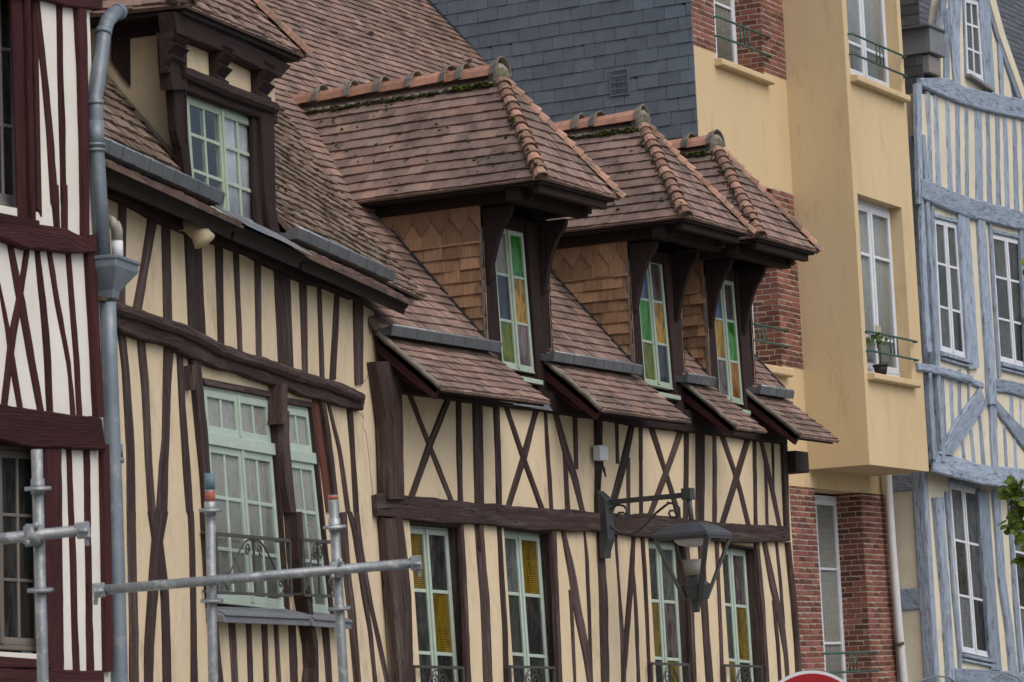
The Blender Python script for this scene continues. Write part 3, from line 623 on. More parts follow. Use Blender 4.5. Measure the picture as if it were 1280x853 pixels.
def bonnets(mb, A, B, r=.066, l=.130): saddle(mb, A, B, r, l, V((0, 0, 1)), 190, .035, 1.38)
wins = [[(610, 281), (652.5, 289.5), (667, 468), (624, 459)], [(789, 318.5), (825.5, 324), (840, 488), (802, 480)], [(884, 346), (915.5, 350.5), (928, 507), (896, 499)]]
OUT = [(3.83, 3.77), (7.17, 7.17), (9.08, 9.2)]
dp = ['pane_beige', 'pane_green', 'pane_navy', 'pane_yellow', 'pane_olive', 'pane_pink', 'pane_blue', 'pane_purple', 'pane_orange']
dpi = [[0, 1, 2, 3, 4, 5], [6, 7, 1, 3, 4, 2], [6, 7, 3, 1, 7, 8]]
dlab = ['largest and leftmost of the three shingled dormers, green and amber panes', 'middle shingled dormer', 'rightmost shingled dormer, against the brick wall']
for sc, wc, pi_, lab, (oT, oB) in zip(DORM, wins, dpi, dlab, OUT):
    sx = sc-(.03 if sc < 4 else .05)
    dm = empty('dormer', FC.W(sc, 0, 5.0), label=lab, parent=hC)
    hw, ze, zr, od = .88, 6.83, 8.15, .88
    roof = MB(); up = V((0, 0, 1)); sl_ = FC.u*hw+up*(zr-ze)
    LC = FC.W(sx-hw, -od, ze); RC = FC.W(sx+hw, -od, ze); RT = FC.W(sx, 0, zr)
    hipL = (LC, FC.i-FC.u); hipR = (RC, FC.i+FC.u)
    kw = dict(wave=.012, sag=.02, jit=.5)
    cover(roof, FC.W(sx-hw, 0, ze), -FC.i, sl_, -2.7, od+.02, -.02, sl_.length, .128, .165, .027, [hipL, NROOF_C], **kw)
    cover(roof, FC.W(sx+hw, 0, ze), FC.i, -FC.u*hw+up*(zr-ze), -od-.02, 2.7, -.02, sl_.length, .128, .165, .027, [hipR, NROOF_C], **kw)
    cover(roof, FC.W(sx, -od, ze), FC.u, FC.i*od+up*(zr-ze), -hw-.02, hw+.02, -.02, sl_.length, .128, .165, .027, [(LC, FC.u-FC.i), (RC, -FC.u-FC.i)], **kw)
    roof.build('dormer_roof', 'tile_clay', dm)
    for hc in (LC, RC): bn = MB(); bonnets(bn, hc, RT+V((0, 0, -.06))); bn.build('hip_tiles', 'hip_clay', dm)
    rt = MB(); ce = MB(); dd = [0.0, .42, .60, 1.02, 1.42, 1.80, 2.2, 2.62] if sc < 4 else [0.0, .55, .80, 1.25, 1.68, 2.1, 2.55]
    if sc > 8: dd = [0, .34, .8, 1.25, 1.68, 2.1, 2.55]
    for a, b in zip(dd, dd[1:]): saddle(rt, FC.W(sx, a, zr-.045), FC.W(sx, b, zr-.05), .135, 1.0, up, 170, 0, 1.03, flat=1.15)
    for a in dd:
        cj = MB(); saddle(cj, FC.W(sx+rnd(-.01, .01), a-.045-rnd(0, .015), zr-.05), FC.W(sx+rnd(-.01, .01), a+.05, zr-.05), .168, 1.0, up, 172, 0, 1.08, flat=1.2); cj.build('ridge_mortar', 'cement', dm, bevel=.012)
    ce.ball(FC.W(sx, .02, zr-.04), .12, .15, 10, 6, wob=.06); ce.ball(LC+FC.i*.04+FC.u*.04+up*.03, .075, .05, 8, 5, wob=.12); ce.ball(RC+FC.i*.03-FC.u*.03+up*.05, .08, .05, 8, 5, wob=.12)
    ms = [FC.W(sx-.13, 0, zr-.14), FC.W(sx-.13, 2.3, zr-.14)]
    for x in range(24):
        t = x/24; 
        if x < 23: ce.tube([FC.W(sx-.12, 2.4*t, zr-.13+rnd(-.01, .01)), FC.W(sx-.12, 2.4*(t+1/24), zr-.13+rnd(-.01, .01))], .02, 5)
    rt.build('ridge_tiles', 'ridge_clay', dm); ce.build('mortar_fillet', 'cement', dm)
    mo = MB(); mossy(mo, ms, 150, .02, .032, up); mossy(mo, [LC+up*.08-FC.u*.04, RT+FC.i*.05-FC.u*.08-up*.1], 60, .03, .026, up); mossy(mo, [FC.W(sx-.13, .05, zr-.13), FC.W(sx-.13, .5, zr-.13)], 60, .025, .035, up)
    for _ in range(60):
        f_ = rnd(0, .9); d_ = rnd(-od*(1-f_)+.12, (ze+(zr-ze)*f_-C_Z0)/C_K-.06); mossy(mo, [FC.W(sx-hw+hw*f_, d_, ze+(zr-ze)*f_+.02)]*2, 3, .012, .022, up)
    mo.build('moss', 'moss', dm, smooth=True, kind='stuff')
    # soffit, beams, brackets, posts
    sf = MB(); q = [FC.W(sx-hw+.03, -od+.03, ze-.005), FC.W(sx+hw-.03, -od+.03, ze-.005), FC.W(sx+hw-.03, 1.30, ze-.005), FC.W(sx-hw+.03, 1.30, ze-.005)]
    sf.prism(q, (0, 0, -.045)); sf.prism([FC.W(sx-hw+.06, 0, ze), FC.W(sx+hw-.06, 0, ze), FC.W(sx, 0, zr-.08)], FC.i*2.2); sf.build('soffit', 'dark_soffit', dm)
    bm_ = MB(); bm_.box(FC, sx-.64, sx-.52, -.62, 1.2, ze-.16, ze-.05); bm_.box(FC, sx+.66, sx+.78, -.62, 1.1, ze-.16, ze-.05); bm_.box(FC, sx-.80, sx+.80, -.56, -.42, ze-.19, ze-.052); bm_.box(FC, sx-.78, sx+.78, -.80, -.72, ze-.13, ze-.051)
    bm_.build('eaves_beams', 'dark_timber', dm, bevel=.008)
    lw = [FC.px(*c, .035) for c in wc]; sL, sR = lw[3][0], lw[2][0]; jl0, jl1 = sc-.54, lw[0][0]-.005; 
    zb = 4.72
    for (a, b, c, e) in ((sc-.60, lw[0][0]-.002, sc-.58, lw[3][0]-.002), (lw[1][0]+.002, oT, lw[2][0]+.002, oB)):
        po = MB(); po.hexa([FC.W(c, -.02, zb), FC.W(e, -.02, zb), FC.W(b, -.02, ze-.19), FC.W(a, -.02, ze-.19), FC.W(c, .16, zb), FC.W(e, .16, zb), FC.W(b, .16, ze-.19), FC.W(a, .16, ze-.19)])
        po.build('post', 'dark_timber', dm, bevel=.008)
    for s_ in (sc-.59, oT-.20):
        br = MB(); br.prism([FC.W(s_, d_, z_) for d_, z_ in [(-.018, 6.64), (-.36, 6.64), (-.34, 6.56), (-.24, 6.43), (-.17, 6.28), (-.11, 6.08), (-.07, 5.90), (-.018, 5.84)]], FC.u*.075)
        br.build('bracket', 'dark_timber', dm, bevel=.006)
    hd = MB(); hd.box(FC, sc-.5, oT-.05, .0, .14, 6.50, ze-.19); hd.build('header', 'dark_timber', dm); hd = MB(); hd.box(FC, sc-.50, oB-.02, .02, .12, 4.70, 4.98); hd.build('apron_board', 'dark_timber', dm)
    window(FC, wc, .035, dm, 'mint_paint', 2, 1, (1/3, 2/3), (dp, pi_), fw=.048, outer=.02, mw=.03, room=False)
    sg = MB(); a, b = FC.px(*wc[3], .02), FC.px(*wc[2], .02)
    sg.hexa([FC.W(a[0]-.01, -.06, a[1]-.12), FC.W(b[0]+.06, -.06, b[1]-.12), FC.W(b[0]+.06, -.06, b[1]-.07), FC.W(a[0]-.01, -.06, a[1]-.07), FC.W(a[0]-.01, .12, a[1]-.12), FC.W(b[0]+.06, .12, b[1]-.12), FC.W(b[0]+.06, .12, b[1]-.03), FC.W(a[0]-.01, .12, a[1]-.03)]); sg.build('sill', 'mint_paint', dm, bevel=.004)
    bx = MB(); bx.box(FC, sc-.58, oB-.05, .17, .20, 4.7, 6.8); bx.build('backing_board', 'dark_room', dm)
    # cheeks clad with cedar shingles (left one seen, right one in line with it)
    for side, s_ in ((-1, sc-.606), (1, max(oT, oB)+.01)):
        ck = MB(); U_ = -FC.i if side < 0 else FC.i; P_ = FC.W(s_, 0, 5.0)
        lim = [(FC.W(0, 0, C_Z0+.02), V((0, 0, 1))-FC.i*C_K), (FC.W(0, 0, ze-.05), V((0, 0, -1)))]
        un, ux = (-1.4, .02) if side < 0 else (-.02, 1.4)
        cover(ck, P_, U_, V((0, 0, 1)), un, ux, 0, 1.31, .128, .22, .024, lim, wj=.25, jit=1.0, wave=.012, gap=.004, over=.004)
        # two tall courses whose tips make a zigzag
        wd = .225; x = un+.05
        z0_, z1_ = 1.30, 1.83
        k = 0
        while x < ux:
            a, b = x+.002, x+wd-.002; c = (a+b)/2
            e = rnd(-.008, .008)
            for poly, h in (([(a, z0_+e), (b, z0_+e), (b, 1.62), (a, 1.62)], .014), ([(a+wd/2, 1.585+e), (c+wd/2, 1.43+e), (b+wd/2, 1.585+e), (b+wd/2, z1_), (a+wd/2, z1_)], .036)):
                Nn = U_.cross(V((0, 0, 1)))
                pl = poly
                for pt_, n_ in lim: pl = clip2(pl, U_.dot(n_), n_.z, (P_-pt_).dot(n_)) if len(pl) > 2 else pl
                pl = clip2(pl, 1, 0, -un) if len(pl) > 2 else pl; pl = clip2(pl, -1, 0, ux) if len(pl) > 2 else pl
                if len(pl) < 3: continue
                n = len(pl); o = rnd(0, 60); hh = h+rnd(-.002, .003)
                vs = [P_+U_*p[0]+V((0, 0, p[1]))+Nn*hh for p in pl]+[P_+U_*p[0]+V((0, 0, p[1]))-Nn*.01 for p in pl]
                ck.add(vs, [tuple(range(n))]+[(i, n+i, n+(i+1) % n, (i+1) % n) for i in range(n)], None, [(p[0]+o, p[1]+o, 0) for p in pl]*2)
            x += wd
        cm = ck.build('cheek', 'cedar_shingle', dm)
        bd = MB(); pr = [(-.0, 5.2), (-.0, 6.79), (1.30, 6.79), (1.28, C_Z0+C_K*1.28)]
        bd.prism([FC.W(s_+.004*(-side), d_, z_) for d_, z_ in pr], FC.u*(.03 if side < 0 else -.03)); bd.build('sheathing', 'dark_soffit', cm)
        ed = MB(); ed.bar(FC.W(s_+.012*side, -.005, 5.18), FC.W(s_+.012*side, -.005, 6.78), .03, .03, up=FC.i); ed.build('corner_board', 'weathered_board', cm)
        fs_ = MB(); fs_.bar(FC.W(s_+.02*side, .0, C_Z0+.035), FC.W(s_+.02*side, 1.3, C_Z0+.035+C_K*1.3), .02, .03); fs_.build('flashing', 'lamp_metal', cm)

# ================================================================== house B : taller cream half-timbered house on the left
hB = house('timber_house', FB.W(-4, 0, 0), 'cream half-timbered house with casement balconies, left of the shingled dormers')
L3 = zoomed(120, 220, 3.5556); L4 = zoomed(120, 400, 3.5556); L5 = zoomed(120, 640, 4.005); L6 = zoomed(240, 450, 4.489); L7 = zoomed(240, 640, 4.0036)
D6 = zoomed(120, 0, 3.879)
def ln(z, *p): return [z(*q) for q in p]
bw = [[(250, 481.5), (333, 497), (354, 764), (268, 754)], [(348, 504), (383, 510), (410, 770), (375, 766)]]
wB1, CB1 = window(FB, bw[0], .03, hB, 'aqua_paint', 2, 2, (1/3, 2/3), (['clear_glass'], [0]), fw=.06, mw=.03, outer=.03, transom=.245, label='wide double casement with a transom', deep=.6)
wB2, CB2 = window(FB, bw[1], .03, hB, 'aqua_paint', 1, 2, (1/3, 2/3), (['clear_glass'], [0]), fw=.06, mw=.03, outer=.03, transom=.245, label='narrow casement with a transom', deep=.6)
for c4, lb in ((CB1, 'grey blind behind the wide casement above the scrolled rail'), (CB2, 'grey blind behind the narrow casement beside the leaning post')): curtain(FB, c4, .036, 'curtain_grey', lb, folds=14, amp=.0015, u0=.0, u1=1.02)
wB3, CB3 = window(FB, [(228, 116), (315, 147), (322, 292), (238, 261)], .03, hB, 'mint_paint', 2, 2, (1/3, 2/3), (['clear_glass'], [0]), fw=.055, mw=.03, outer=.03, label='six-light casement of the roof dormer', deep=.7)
curtain(FB, CB3, .042, 'curtain_white', 'white net curtain in the right half of the left dormer window', u0=.50, u1=1.02, v0=.02, v1=1, folds=7, amp=.008)
for c4 in (CB1, CB2): lining(FB, c4, -.02, .08, .05, 'brown_timber', hB)
lining(FB, CB3, -.015, .08, .05, 'brown_timber', hB)
wall(FB, [(-7.9, -GZ), (.9, -GZ), (.9, 4.6), (.25, 5.4), (-7.9, 5.74)], [grow(CB1, .03), grow(CB2, .03)], 0, .22, 'wall', 'cream_plaster', hB)
mb = MB(); mb.box(FB, -7.9, -7.86, .25, 6, -GZ, 5.6); mb.build('side_wall', 'cream_plaster', hB)
B_t = [
 ('stud', L3, [(70, 98, 137), (540, 92, 133), (575, 92, 133)], .03), ('brace', L3, [(140, 235, 285), (400, 195, 238), (600, 158, 205)], .035), ('stud', L3, [(180, 288, 332), (630, 298, 341)], .03),
 ('post', L3, [(250, 390, 470), (690, 409, 490)], .035), ('stud', L3, [(285, 526, 565), (740, 540, 573)], .03), ('stud', L3, [(310, 607, 636), (775, 628, 654)], .028),
 ('stud', L3, [(355, 701, 737), (800, 710, 739)], .03), ('post', L3, [(390, 788, 862), (845, 808, 879)], .035), ('stud', L3, [(440, 900, 940), (870, 915, 945)], .03),
 ('stud', L3, [(465, 980, 1004), (880, 993, 1018)], .027), ('brace', L3, [(505, 1060, 1088), (880, 1037, 1070)], .03), ('post', L3, [(530, 1140, 1190), (760, 1143, 1190), (900, 1147, 1190)], .04),
 ('stud', L4, [(15, 90, 130), (200, 112, 148), (430, 125, 166), (600, 133, 175), (853, 135, 179)], .03),
 ('stud', L5, [(-2, 152, 203), (200, 155, 205), (400, 160, 209), (600, 165, 215), (853, 165, 216)], .031),
 ('brace', L4, [(75, 180, 220), (300, 200, 238), (600, 215, 250), (853, 230, 268)], .028), ('brace', L5, [(-2, 257, 297), (150, 280, 340), (400, 320, 370), (600, 328, 376), (853, 332, 382)], .029),
 ('brace', L4, [(100, 300, 350), (300, 295, 336), (540, 291, 330), (620, 280, 325), (853, 265, 321)], .036), ('brace', L5, [(-2, 290, 365), (200, 272, 330), (350, 260, 318), (500, 250, 306), (680, 238, 291), (853, 240, 289)], .037),
 ('stud', L4, [(120, 356, 385), (400, 368, 402), (700, 388, 425), (853, 400, 433)], .029), ('stud', L5, [(-2, 457, 492), (200, 465, 500), (400, 470, 505), (600, 472, 508), (853, 472, 513)], .03),
 ('post', L4, [(150, 405, 466), (300, 420, 479), (500, 440, 500), (650, 455, 509), (853, 470, 522)], .05), ('post', L5, [(-2, 526, 562), (400, 540, 600), (853, 590, 642)], .045),
 ('post', L6, [(160, 478, 540), (320, 478, 540)], .13), ('post', L6, [(318, 460, 548), (480, 468, 550), (700, 498, 570), (853, 528, 586)], .085), ('post', L7, [(-2, 498, 552), (250, 515, 567), (400, 540, 600), (550, 580, 612), (650, 595, 632), (780, 605, 636), (853, 588, 636)], .12),
 ('stud', L7, [(565, 556, 592), (853, 582, 612)], .03),
 ('jamb', L6, [(225, 672, 710), (500, 705, 745), (853, 750, 795)], .03), ('post', L6, [(230, 708, 752), (400, 742, 782), (853, 792, 832)], .055), ('post', L7, [(0, 735, 775), (300, 762, 796), (500, 786, 822), (853, 820, 848)], .05),
 ('brace', L6, [(255, 758, 780), (500, 815, 842), (853, 860, 892)], .03), ('brace', L7, [(-2, 775, 803), (100, 800, 838), (300, 830, 864), (420, 847, 878), (600, 880, 907), (853, 905, 932)], .031),
 ('stud', L6, [(260, 864, 902), (500, 885, 916), (853, 905, 941)], .026), ('stud', L7, [(-2, 808, 840), (200, 832, 862), (330, 858, 885), (450, 878, 905), (600, 912, 940), (853, 965, 992)], .027),
 ('stud', L7, [(550, 180, 219), (853, 198, 236)], .028), ('stud', L7, [(555, 268, 299), (853, 280, 311)], .028), ('stud', L7, [(560, 346, 380), (853, 358, 388)], .028), ('stud', L7, [(565, 408, 434), (853, 422, 449)], .028),
 ('stud', L7, [(570, 480, 522), (853, 492, 532)], .028), ('stud', L7, [(585, 648, 687), (853, 670, 706)], .028),
 ('peg_board', L4, [(198, 408, 450), (310, 425, 445)], .075)]
for nm, z, rr, t in B_t: timber(FB, rows(z, *rr), t, nm, hB, 'red_plank' if nm == 'jamb' else 'brown_timber', ext=(.25 if z in (L5, L7) and rr[-1][0] == 853 else 0))
timber(FB, ([(140, 385), (176, 397), (207, 408), (235, 417), (258, 428), (280, 441), (303, 449), (328, 456), (365, 469), (385, 475), (411.5, 483), (434, 491), (456, 501)],
            [(140, 404), (156.6, 416), (204, 430), (232.5, 441), (252, 452), (280, 461), (303, 468), (338, 479), (365, 489), (385, 496), (411, 503), (434, 509.5), (454, 514)]), .075, 'beam', hB, wob=.012)
timber(FB, ([(140, 372.5), (176, 386), (207, 396.5), (235, 405), (258, 416), (280, 429), (303, 437.5), (328, 444.5), (365, 458), (385, 464.5), (411.5, 473), (434, 480), (457, 491)],
            [(140, 388), (176, 400), (207, 411), (235, 420), (258, 431), (280, 444), (303, 452), (328, 459), (365, 472), (385, 478), (411.5, 486), (434, 494), (457, 503)]), .13, 'beam_moulding', hB, wob=.008, chf=.03)
pl_ = [(141, 243), (148, 247), (185, 266), (213, 281), (252, 296), (289, 309), (317, 319), (362, 343), (384, 352), (418, 362), (446, 374)]
timber(FB, ([(x, y-27) for x, y in pl_], pl_), .09, 'wall_plate', hB, 'dark_timber')
timber(FB, ([(140, 915), (490, 912)], [(140, 945), (490, 940)]), .09, 'beam', hB)
mb = MB()
for pts in (ln(L6, (955, 290), (962, 330), (958, 375), (975, 410), (985, 480), (995, 560), (1000, 640), (1012, 720), (1015, 800)), ln(L6, (905, 285), (940, 300), (962, 330)), ln(L6, (1000, 60), (975, 110), (950, 140))):
    mb.tube([FB.P(x+rnd(-.3, .3), y, -.0005) for x, y in pts], .0028, 4)
mb.build('plaster_crack', 'dark_room', hB)
# lead-covered sills and ironwork
for nm, a, b in (('sill', ln(L7, (130, 478), (600, 497)), ln(L7, (165, 555), (592, 572))), ('sill', ln(L7, (605, 500), (795, 520)), ln(L7, (610, 574), (800, 588)))):
    mb = MB(); p0, p1 = FB.px(*a[0], -.02), FB.px(*a[1], -.02); q0, q1 = FB.px(*b[0], -.16), FB.px(*b[1], -.16)
    mb.hexa([FB.W(q0[0], -.16, q0[1]), FB.W(q1[0], -.16, q1[1]), FB.W(q1[0], -.155, q1[1]+.06), FB.W(q0[0], -.155, q0[1]+.06), FB.W(q0[0], .05, p0[1]-.10), FB.W(q1[0], .05, p1[1]-.10), FB.W(q1[0], .08, p1[1]+.02), FB.W(q0[0], .08, p0[1]+.02)])
    mb.hexa([FB.W(q0[0]+.01, -.175, q0[1]+.055), FB.W(q1[0]-.01, -.175, q1[1]+.055), FB.W(q1[0]-.01, -.17, q1[1]+.085), FB.W(q0[0]+.01, -.17, q0[1]+.085), FB.W(q0[0]+.01, .0, p0[1]-.05), FB.W(q1[0]-.01, .0, p1[1]-.05), FB.W(q1[0]-.01, .0, p1[1]+.01), FB.W(q0[0]+.01, .0, p0[1]+.01)])
    mb.build(nm, 'lead', hB, bevel=.006)
def rail_px(F, tl, tr, bl, d, par, **k):
    a, b, c = F.px(*tl, d), F.px(*tr, d), F.px(*bl, d); return scroll_rail(F, a[0], b[0], c[1], a[1], d, par, tilt=b[1]-a[1], **k)
rail_px(FB, (269, 667.5), (361, 676), (271, 741), -.13, hB, ret=.12); rail_px(FB, (377, 675), (416, 678), (389, 745), -.13, hB, ret=.12)
for x0, y0, x1, y1, yb in ((517, 833.5, 578, 835, 905), (637, 833.5, 692, 835, 905), (814, 829.5, 860, 831, 900), (905.5, 832, 951, 833.5, 900)):
    rail_px(FC, (x0, y0), (x1, y1), (x0, yb), -.07, hC)
# roof
Nb = (V((0, 0, 1))-FB.i*B_K-FB.u*B_M).normalized(); Ub = (FB.u+V((0, 0, B_M))).normalized(); Vb = Nb.cross(Ub).normalized(); BP0 = FB.W(0, 0, B_Z0)
kb = math.hypot(1, B_K); NROOF_B = (BP0, Nb)
mb = MB()
for s0, s1, d0, d1 in ((-8.4, 3.2, 1.12, 4.6), (-8.4, -5.16, -.10, 1.12), (-2.5, 3.2, -.10, 1.12)):
    cover(mb, BP0, Ub, Vb, s0, s1, d0*kb, d1*kb, .128, .165, .027, [], wave=.020, sag=.05, jit=.8)
roofB = mb.build('roof', 'tile_clay_mossy', hB)
mb = MB(); q = [BP0+Ub*a+Vb*b-Nb*.09 for a, b in ((-8.4, -.1), (-.1, -.1), (1.0, .9), (2.4, 4.3), (2.4, 7), (-8.4, 7))]; mb.prism(q, -Nb*.05); mb.build('roof_deck', 'dark_soffit', roofB)
def ez(s): return (-.38+.04*(s+8.3)/8.8, 5.57-.10*(s+8.3)/8.8)      # eaves edge (d, z) along s
def tz(s): return (-.04, 5.76-.06*(s+8.3)/8.8)
def eaves_piece(s0, s1, g0, g1, lead=False):
    A0, A1 = FB.W(s0, *ez(s0)), FB.W(s1, *ez(s1)); T0 = FB.W(s0, *tz(s0)); T1 = FB.W(s1, *tz(s1)); U_ = (A1-A0).normalized(); N_ = U_.cross(T0-A0).normalized(); V_ = N_.cross(U_)
    f = MB()
    if lead:
        n = 3
        for k in range(n):
            a, b = k/n, (k+1)/n-.001; o = N_*(.018+.004*(k % 2))
            f.hexa([A0.lerp(A1, a)-U_.cross(N_)*-.0+o-V_*.05, A0.lerp(A1, b)+o-V_*.05, A0.lerp(A1, b)+o+N_*.008, A0.lerp(A1, a)+o+N_*.008, T0.lerp(T1, a)+o, T0.lerp(T1, b)+o, T0.lerp(T1, b)+o+N_*.008, T0.lerp(T1, a)+o+N_*.008])
        fo = f.build('lead_apron', 'lead', hB)
    else:
        cover(f, A0, U_, V_, 0, (A1-A0).length, -.03, (T0-A0).dot(V_)+.02, .118, .165, .026, wave=.016, sag=.03, jit=.6)
        fo = f.build('eaves_roof', 'tile_clay', hB)
    k = MB(); k.prism([A0+N_*-.01+V_*.03, A1-N_*.01+V_*.03, T1-N_*.01, T0-N_*.01], -N_*.07); k.build('soffit_board', 'dark_soffit', fo)
    r_ = MB(); ea, eb, ta, tb_ = ez(s0+.03), ez(s1-.03), tz(s0), tz(s1); lo = [(s0+.03, ea[0]+.07, ea[1]-.05), (s0+.03, ea[0]+.09, ea[1]-.11), (s0+.03, -.02, ta[1]-.20), (s0+.03, -.02, ta[1]-.05)]; hi = [(s1-.03, eb[0]+.07, eb[1]-.05), (s1-.03, eb[0]+.09, eb[1]-.11), (s1-.03, -.02, tb_[1]-.20), (s1-.03, -.02, tb_[1]-.05)]
    r_.add([FB.W(*q) for q in lo+hi], [(0, 1, 2, 3), (7, 6, 5, 4)]+[(j, 4+j, 4+(j+1) % 4, (j+1) % 4) for j in range(4)]); r_.build('boxed_soffit', 'dark_soffit', fo)
    if g1 > g0:
        g = MB(); zA, zB_ = 5.80, 5.74
        P_ = [(-.165, -.015), (-.185, .072), (-.14, .082), (-.04, .04), (.06, .09), (.06, -.03)]
        n = round((g1-g0)/.29)
        for j in range(n):
            a = g0+(g1-g0)*j/n; b = g0+(g1-g0)*(j+1)/n; za = zA+(zB_-zA)*(a+8.3)/8.8-.03; e = .004*(j % 2)
            g.prism([FB.W(a, d-e, z+za) for d, z in P_], FB.u*(b-a-.003))
            profile(g, FB, [(-.172, za-.02), (-.192, za+.077), (-.14, za+.09), (-.14, za)], b-.014, b+.010)
        za = lambda s: zA+(zB_-zA)*(s+8.3)/8.8-.03+.085
        g.tube([FB.W(g0, -.165, za(g0)), FB.W(g1, -.165, za(g1))], .014, 8, mi=1); g.build('gutter', ['zinc', 'galvanised'], hB)
eaves_piece(-7.74, -4.75, -7.74, -4.62); eaves_piece(-4.72, -2.92, 0, 0, True); eaves_piece(-2.88, .47, -2.62, .42)
mb = MB()
for _ in range(420):
    s_ = rnd(-2.4, 3.0); d_ = rnd(.3, 4.2)
    if rnd() < .55: d_ = 2.6+rnd(-1, 1)**3*2.2
    p = BP0+Ub*s_+Vb*(d_*kb)+Nb*.018; q = rnd(.008, .020); mb.ball(p, q, q*.6, 6, 3, wob=.3)
mb.build('moss', 'moss', roofB, smooth=True, kind='stuff')
# its dormer
dmB = empty('dormer', FB.W(-3.9, 0, 5.7), label='plastered dormer with a pale green casement', parent=hB)
up = V((0, 0, 1))
EL, ER = FB.W(-5.44, -.20, 7.23), FB.W(-2.32, -.20, 7.41); RTb = FB.W(-3.88, 1.36, 9.3)
mb = MB(); fU = (ER-EL).normalized()
cover(mb, EL, fU, (FB.i*1.56+up*1.98), -.02, (ER-EL).length+.02, -.03, 2.6, .128, .165, .027, [(EL, FB.u-FB.i), (ER, -FB.u-FB.i)], wave=.016, sag=.04, jit=.7)
cover(mb, EL, -FB.i, (FB.u*1.56+up*1.98), -4, .02, -.03, 2.6, .128, .165, .027, [(EL, FB.i-FB.u), NROOF_B], wave=.016, sag=.04, jit=.7)
cover(mb, ER, FB.i, (-FB.u*1.56+up*1.98), -.02, 4, -.03, 2.6, .128, .165, .027, [(ER, FB.i+FB.u), NROOF_B], wave=.016, sag=.04, jit=.7)
mb.build('dormer_roof', 'tile_clay', dmB)
for hc in (EL, ER):
    mb = MB(); saddle(mb, hc, RTb, .075, .13, up, 200, .03, 1.15); mb.build('hip_tiles', 'hip_clay', dmB)
mb = MB(); mb.ball(EL+FB.i*.05+up*.06, .12, .07, 9, 5, wob=.1); mb.build('hip_mortar', 'cement', dmB)
mb = MB(); mb.prism([EL+FB.i*.03-up*.02+FB.u*.03, ER+FB.i*.03-up*.02-FB.u*.03, ER+FB.i*1.2-up*.02-FB.u*.03, EL+FB.i*1.2-up*.02+FB.u*.03], -up*.05)
mb.prism([EL+FB.i*.2+FB.u*.2, ER+FB.i*.2-FB.u*.2, RTb-up*.08], FB.i*1.2); mb.build('soffit', 'dark_soffit', dmB)
def fb_line(y): return y
timber(FB, ([(218, 14), (232, 17), (300, 48), (364, 82)], [(221, 42), (233, 47), (290, 68), (350, 98)]), .13, 'eaves_beam', dmB, 'dark_timber')
timber(FB, ([(231, 80), (290, 104), (350, 128)], [(233, 96), (290, 120), (350, 142)]), .14, 'lintel_moulding', dmB, 'dark_timber', chf=.035)
timber(FB, ([(231, 92), (290, 116), (347, 138)], [(231, 113), (290, 134), (347, 155)]), .07, 'lintel', dmB, 'dark_timber')
mb = MB(); a = FB.px(231, 40, 0); mb.hexa([FB.W(-5.0, -.005, 6.78), FB.W(-2.6, -.005, 6.86), FB.W(-2.6, -.005, 7.3), FB.W(-5.0, -.005, 7.2), FB.W(-5.0, .1, 6.78), FB.W(-2.6, .1, 6.86), FB.W(-2.6, .1, 7.3), FB.W(-5.0, .1, 7.2)]); mb.build('frieze', 'cream_plaster', dmB)
def console(px0, px1, ytop, ybot, par):
    s0, z1 = FB.px(px0, ytop, -.12); s1, _ = FB.px(px1, ytop, -.12); _, z0 = FB.px(px0, ybot, -.12); h = z1-z0; m_ = MB()
    pr = [(-.01, z0), (-.09, z0), (-.10, z0+h*.12), (-.06, z0+h*.2), (-.11, z0+h*.36), (-.14, z0+h*.44), (-.08, z0+h*.52), (-.13, z0+h*.68), (-.17, z0+h*.76), (-.11, z0+h*.84), (-.16, z1), (-.01, z1)]
    m_.prism([FB.W(s0, d, z) for d, z in pr], FB.u*(s1-s0)); return m_.build('console', 'dark_timber', par, bevel=.006)
console(276, 288, 56, 100, dmB); console(328, 341, 76, 120, dmB)
timber(FB, ([(212, 40), (214, 78), (217, 112)], [(231, 40), (232, 78), (235, 112)]), .10, 'corner_post', dmB, 'dark_timber', d0=0); console(214, 230, 44, 90, dmB)
timber(FB, ([(217, 110), (222, 176), (226, 178), (232, 222)], [(231, 110), (234, 176), (236, 178), (243, 240)]), .06, 'jamb', dmB, 'dark_timber')
timber(FB, ([(316, 146), (322, 292)], [(333, 150), (337, 296)]), .03, 'jamb', dmB, 'dark_timber'); timber(FB, ([(327, 138), (332, 250), (337, 285), (345, 310)], [(343, 142), (345, 262), (350, 290), (358, 313)]), .08, 'corner_post', dmB, 'dark_timber')
mb = MB(); pr = [(.0, 5.95), (.0, 7.22), (1.0, 7.22), (1.02, 5.95+1.28*1.02)]; mb.prism([FB.W(-5.13, d, z) for d, z in pr], FB.u*.12); ckB = mb.build('cheek', 'cream_plaster', dmB)
pr = [(.30, 7.22), (.62, 7.22), (.42, 6.62), (.30, 6.85)]
mb = MB(); mb.prism([FB.W(-5.16, *FB.pxs(*q, -5.16)) for q in ((139, 44), (161, 42), (162, 107), (152, 95), (139, 76))], FB.u*.028); mb.build('brace', 'dark_timber', ckB)
mb = MB(); mb.prism([FB.W(-5.165, *FB.pxs(*q, -5.165)) for q in ((140, 30), (233, 14), (233, 40), (196, 43), (140, 50))], FB.u*.03); mb.prism([FB.W(-5.17, *FB.pxs(*q, -5.17)) for q in ((194, 40), (232, 38), (232, 111), (208, 113), (203, 80))], FB.u*.036); mb.prism([FB.W(-5.155, *FB.pxs(*q, -5.155)) for q in ((208, 113), (232, 111), (234, 178), (213, 178))], FB.u*.02); mb.build('plate', 'dark_timber', ckB)
mb = MB(); mb.box(FB, -2.78, -2.68, .05, 1.0, 5.7, 7.25); mb.build('cheek', 'cream_plaster', dmB)
